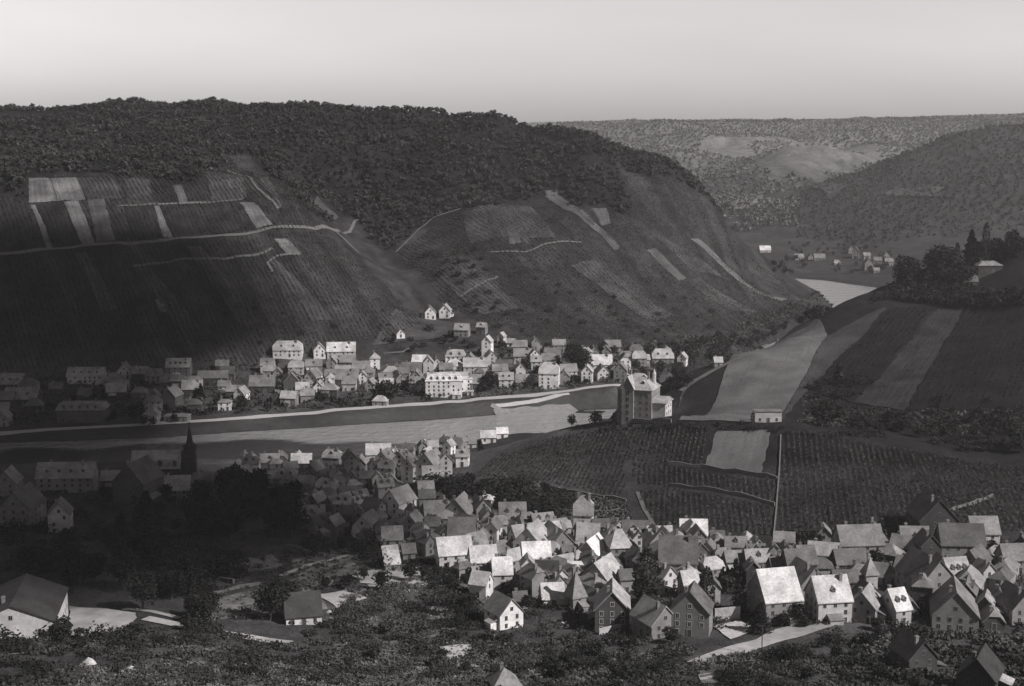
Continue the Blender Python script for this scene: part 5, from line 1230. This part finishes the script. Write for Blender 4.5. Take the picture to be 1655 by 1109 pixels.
cluster([(1470,700),(1560,680),(1655,670),(1655,740),(1540,728),(1480,715)], 30, ['round', 'bush'], 4, 8, 'dark tree in the wood at the right edge', 'trees of the right edge wood', True, 1.3, 5, 41)
cluster([(1490,660),(1520,640),(1560,645),(1600,640),(1600,668),(1500,672)], 8, ['bush', 'round'], 3, 5, 'dark bush on the right part of the vine slope', 'bushes of the right slope', True, 1.2, 4, 42)
cluster([(1440,470),(1462,452),(1520,448),(1560,454),(1572,476),(1655,480),(1655,500),(1560,498),(1500,492)], 46, ['round', 'round', 'bush'], 6, 11, 'dark tree in the wood crowning the upper right ridge', 'trees of the ridge wood', True, 1.2, 4.5, 43)
cluster([(1562,424),(1604,412),(1655,400),(1655,414),(1604,424),(1566,434)], 16, ['round'], 9, 15, 'tall dark tree behind the ridge house', 'tall trees behind the ridge house', True, 1.0, 4.5, 44)
cluster([(1478,462),(1510,452),(1560,448),(1575,466),(1500,478)], 12, ['round'], 10, 14, 'large black tree in the middle of the ridge clump', 'large trees of the ridge clump', True, 1.2, 4, 62)
T(1516, 452, 62, 'round', 'spreading tree with gaps on the upper right ridge skyline', None, True, 1.15); T(1463, 468, 60, 'round', 'rounded tree at the left end of the ridge wood', None, True, 1.1)
T(1568, 440, 68, 'conifer', 'ragged conifer rising left in the tall ridge clump', None, True, .9); T(1591, 440, 80, 'slim', 'thinnest and tallest spire-like tree on the ridge skyline', None, True, .55); T(1545, 450, 58, 'slim', 'narrow tree between the spreading tree and the ridge conifer', None, True, .7)
cluster([(1400,482),(1440,462),(1450,476),(1412,494)], 8, ['bush', 'round'], 3, 5, 'small dark tree where the ridge meets the distant water', 'trees where the ridge meets the water', True, 1.2, 4, 45)
cluster([(1000,566),(1110,560),(1230,540),(1340,500),(1346,508),(1240,552),(1160,588),(1110,590)], 62, ['round', 'bush', 'round'], 5, 10, 'dark tree in the strip at the foot of the nose of the big hill', 'trees of the strip at the hill foot', True, 1.15, 5.5, 46, mass=True)
T(1310, 522, 30, 'round', 'taller dark tree at the bend end of the riverside strip'); T(1322, 520, 24, 'round', 'second dark tree at the bend end of the riverside strip')
# far town trees
T(926, 600, 52, 'round', 'tallest dark tree in the far town, left of the bright roof', None, True, .9); T(942, 606, 48, 'round', 'dark tree right beside the tallest one in the far town', None, True, .9); T(975, 576, 26, 'round', 'round tree above the bright roof in the far town')
T(612, 652, 36, 'round', 'left part of the dark tree mass by the dome-roofed hall', None, True, 1.1); T(630, 652, 42, 'round', 'middle tree of the dark mass by the dome-roofed hall', None, True, 1.1); T(655, 640, 30, 'round', 'right tree of the dark mass by the dome-roofed hall', None, True, 1.0)
T(220, 685, 36, 'round', 'dark round tree on the promenade left of the low pyramid hat', None, True, 1.0); T(325, 645, 26, 'conifer', 'dark conifer at the left of the low row across the river'); T(390, 662, 24, 'round', 'round tree hiding the bright steep gable across the river')
T(790, 632, 36, 'round', 'dark tree right of the dark-walled house beyond the hotel'); T(760, 592, 18, 'bush', 'bush above the long ridge near the hotel')
cluster([(0,640),(60,660),(250,690),(400,668),(560,652),(560,640),(400,650),(200,655),(0,625)], 36, ['round', 'bush'], 4, 8, 'dark garden tree among the houses left across the river', 'garden trees left across the river', True, 1.1, 6, 47, mass=True)
cluster([(440,590),(560,592),(700,585),(700,600),(560,640),(440,640)], 24, ['round', 'bush'], 3.5, 7, 'garden tree among the houses above the dark tree mass', 'garden trees in the middle far town', True, 1.1, 6, 48, mass=True)
cluster([(700,640),(1000,620),(1000,560),(800,560),(700,600)], 50, ['round', 'bush', 'round'], 4, 8, 'dark garden tree between the houses right of the hotel', 'garden trees right of the hotel', True, 1.1, 6, 49, mass=True)
cluster([(1020,600),(1110,592),(1115,625),(1060,640)], 18, ['round'], 5, 9, 'dark tree behind the institute by the river', 'trees behind the institute', True, 1.1, 5, 50)
cluster([(700,525),(780,545),(800,560),(690,575),(620,560)], 12, ['bush', 'round'], 3, 6, 'bush beside the lone houses on the lower slope', 'bushes by the slope houses', True, 1.2, 5, 51)
cluster([(280,500),(620,500),(640,560),(430,560)], 9, ['bush'], 2.5, 4, 'dark bush dotted on the bare left slope above the town', 'bushes dotted on the left slope', True, 1.3, 20, 52)
cluster([(700,430),(860,440),(1000,470),(1250,500),(1240,530),(1000,555),(800,540),(740,500)], 44, ['bush', 'bush', 'round'], 2.2, 4.5, 'dark bush dotted over the vine slope of the nose', 'bushes dotted over the nose', True, 1.3, 9, 53)
cluster([(690,400),(760,398),(790,430),(750,460),(680,450)], 14, ['bush', 'round'], 3.5, 6, 'dark bush in the dark patch beside the ravine', 'bushes beside the ravine', True, 1.3, 6, 54)
cluster([(1230,425),(1280,432),(1284,446),(1240,440)], 8, ['round'], 4, 7, 'bush at the tip of the nose above the distant water', 'bushes at the tip of the nose', True, 1.2, 5, 55)
cluster([(1270,395),(1440,395),(1440,446),(1290,440),(1262,430)], 46, ['round', 'bush'], 5, 10, 'tree among the houses of the distant village', 'trees of the distant village', True, 1.2, 8, 56, 1500, mass=True)
# near town trees
cluster([(500,790),(760,800),(900,880),(1020,900),(1200,910),(1200,960),(900,960),(700,880),(520,860)], 40, ['round', 'bush'], 3, 6.5, 'small dark tree squeezed between the roofs of the near town', 'trees between the near town roofs', True, 1.0, 7, 57, mass=True)
cluster([(100,800),(300,810),(380,830),(300,870),(100,880),(0,880)], 18, ['round', 'bush'], 4, 8, 'dark tree in the gardens below the church', 'trees below the church', True, 1.1, 6, 58)
cluster([(1150,960),(1320,1000),(1300,1020),(1210,1010),(1150,990)], 7, ['round', 'bush'], 3, 5, 'dark tree around the hall-sized bright-roofed building', 'trees around the bright-roofed hall', True, 1.1, 4, 59)
MA = np.array(MASS); wood('garden_trees', 'small dark trees filling the gardens, the riverside strip and the distant village', MA[:, :3], MA[:, 3], M['leaf_d'], 150, .10, 61)
# ------------------------------------------------------------------ unseen puffs added sunward to darken the lower left; the hazy air
def added_shade_cloud():
    g = np.random.default_rng(17); s = np.array(SUN); t_ = 1500 / s[2]
    import itertools
    base = bpy.data.meshes.new('c'); import bmesh
    bm = bmesh.new(); bmesh.ops.create_icosphere(bm, subdivisions=2, radius=1); V = np.array([v.co[:] for v in bm.verts]); Fc = np.array([[v.index for v in f.verts] for f in bm.faces]); bm.free()
    Vs, Fs = [], []; k = 0
    # puffs set to shade the valley's left side; thinner towards the rim
    while k < 460:
        x = g.uniform(-950, 0); y = g.uniform(400, 1120); x_edge = -118 + 22 * math.sin(y * .013) - max(0, 560 - y) * .1 - max(0, y - 760) * .3
        d = x_edge - x
        if g.uniform() > min(1, max(0, (d + 40) / 190)): continue
        if g.uniform() > min(1, max(0, (1120 - y) / 240)) or g.uniform() > min(1, max(0, (y - 400) / 110)): continue
        r = g.uniform(16, 46) if d < 90 else g.uniform(45, 85); c0 = np.array([x, y, 20]) + s * t_ + np.array([0, 0, g.uniform(-40, 90)])
        n_ = V * r * np.array([1.2, 1.1, .6]) * (1 + .16 * np.sin(V[:, :1] * 5 + k) * np.cos(V[:, 1:2] * 6 + k)); Vs.append(n_ + c0); Fs.append(Fc + len(V) * k); k += 1
    return tag(link('added_shade_cloud', mesh_np('added_shade_cloud', np.concatenate(Vs), np.concatenate(Fs), mat('shade_cloud_white', .9, .03, .01), True)), kind='structure')
added_shade_cloud()
hz = bpy.data.materials.new('haze'); hz.use_nodes = True; n = hz.node_tree.nodes; n.clear()
pv = n.new('ShaderNodeVolumePrincipled'); pv.inputs['Color'].default_value = (.95, .93, .94, 1); pv.inputs['Density'].default_value = 6.6e-5; pv.inputs['Anisotropy'].default_value = 0.1
o_ = n.new('ShaderNodeOutputMaterial'); hz.node_tree.links.new(pv.outputs[0], o_.inputs['Volume'])
b = MB(); zt = float(max(H.max() + 25, 260)); b.box(xs[0] - 20, xs[-1] + 20, ys[0] - 20, ys[-1] + 20, min(H.min(), -3.5) - 1, zt)
tag(link('haze', b.mesh('haze', hz)), 'thin pale haze filling the valley air', 'haze', kind='stuff')
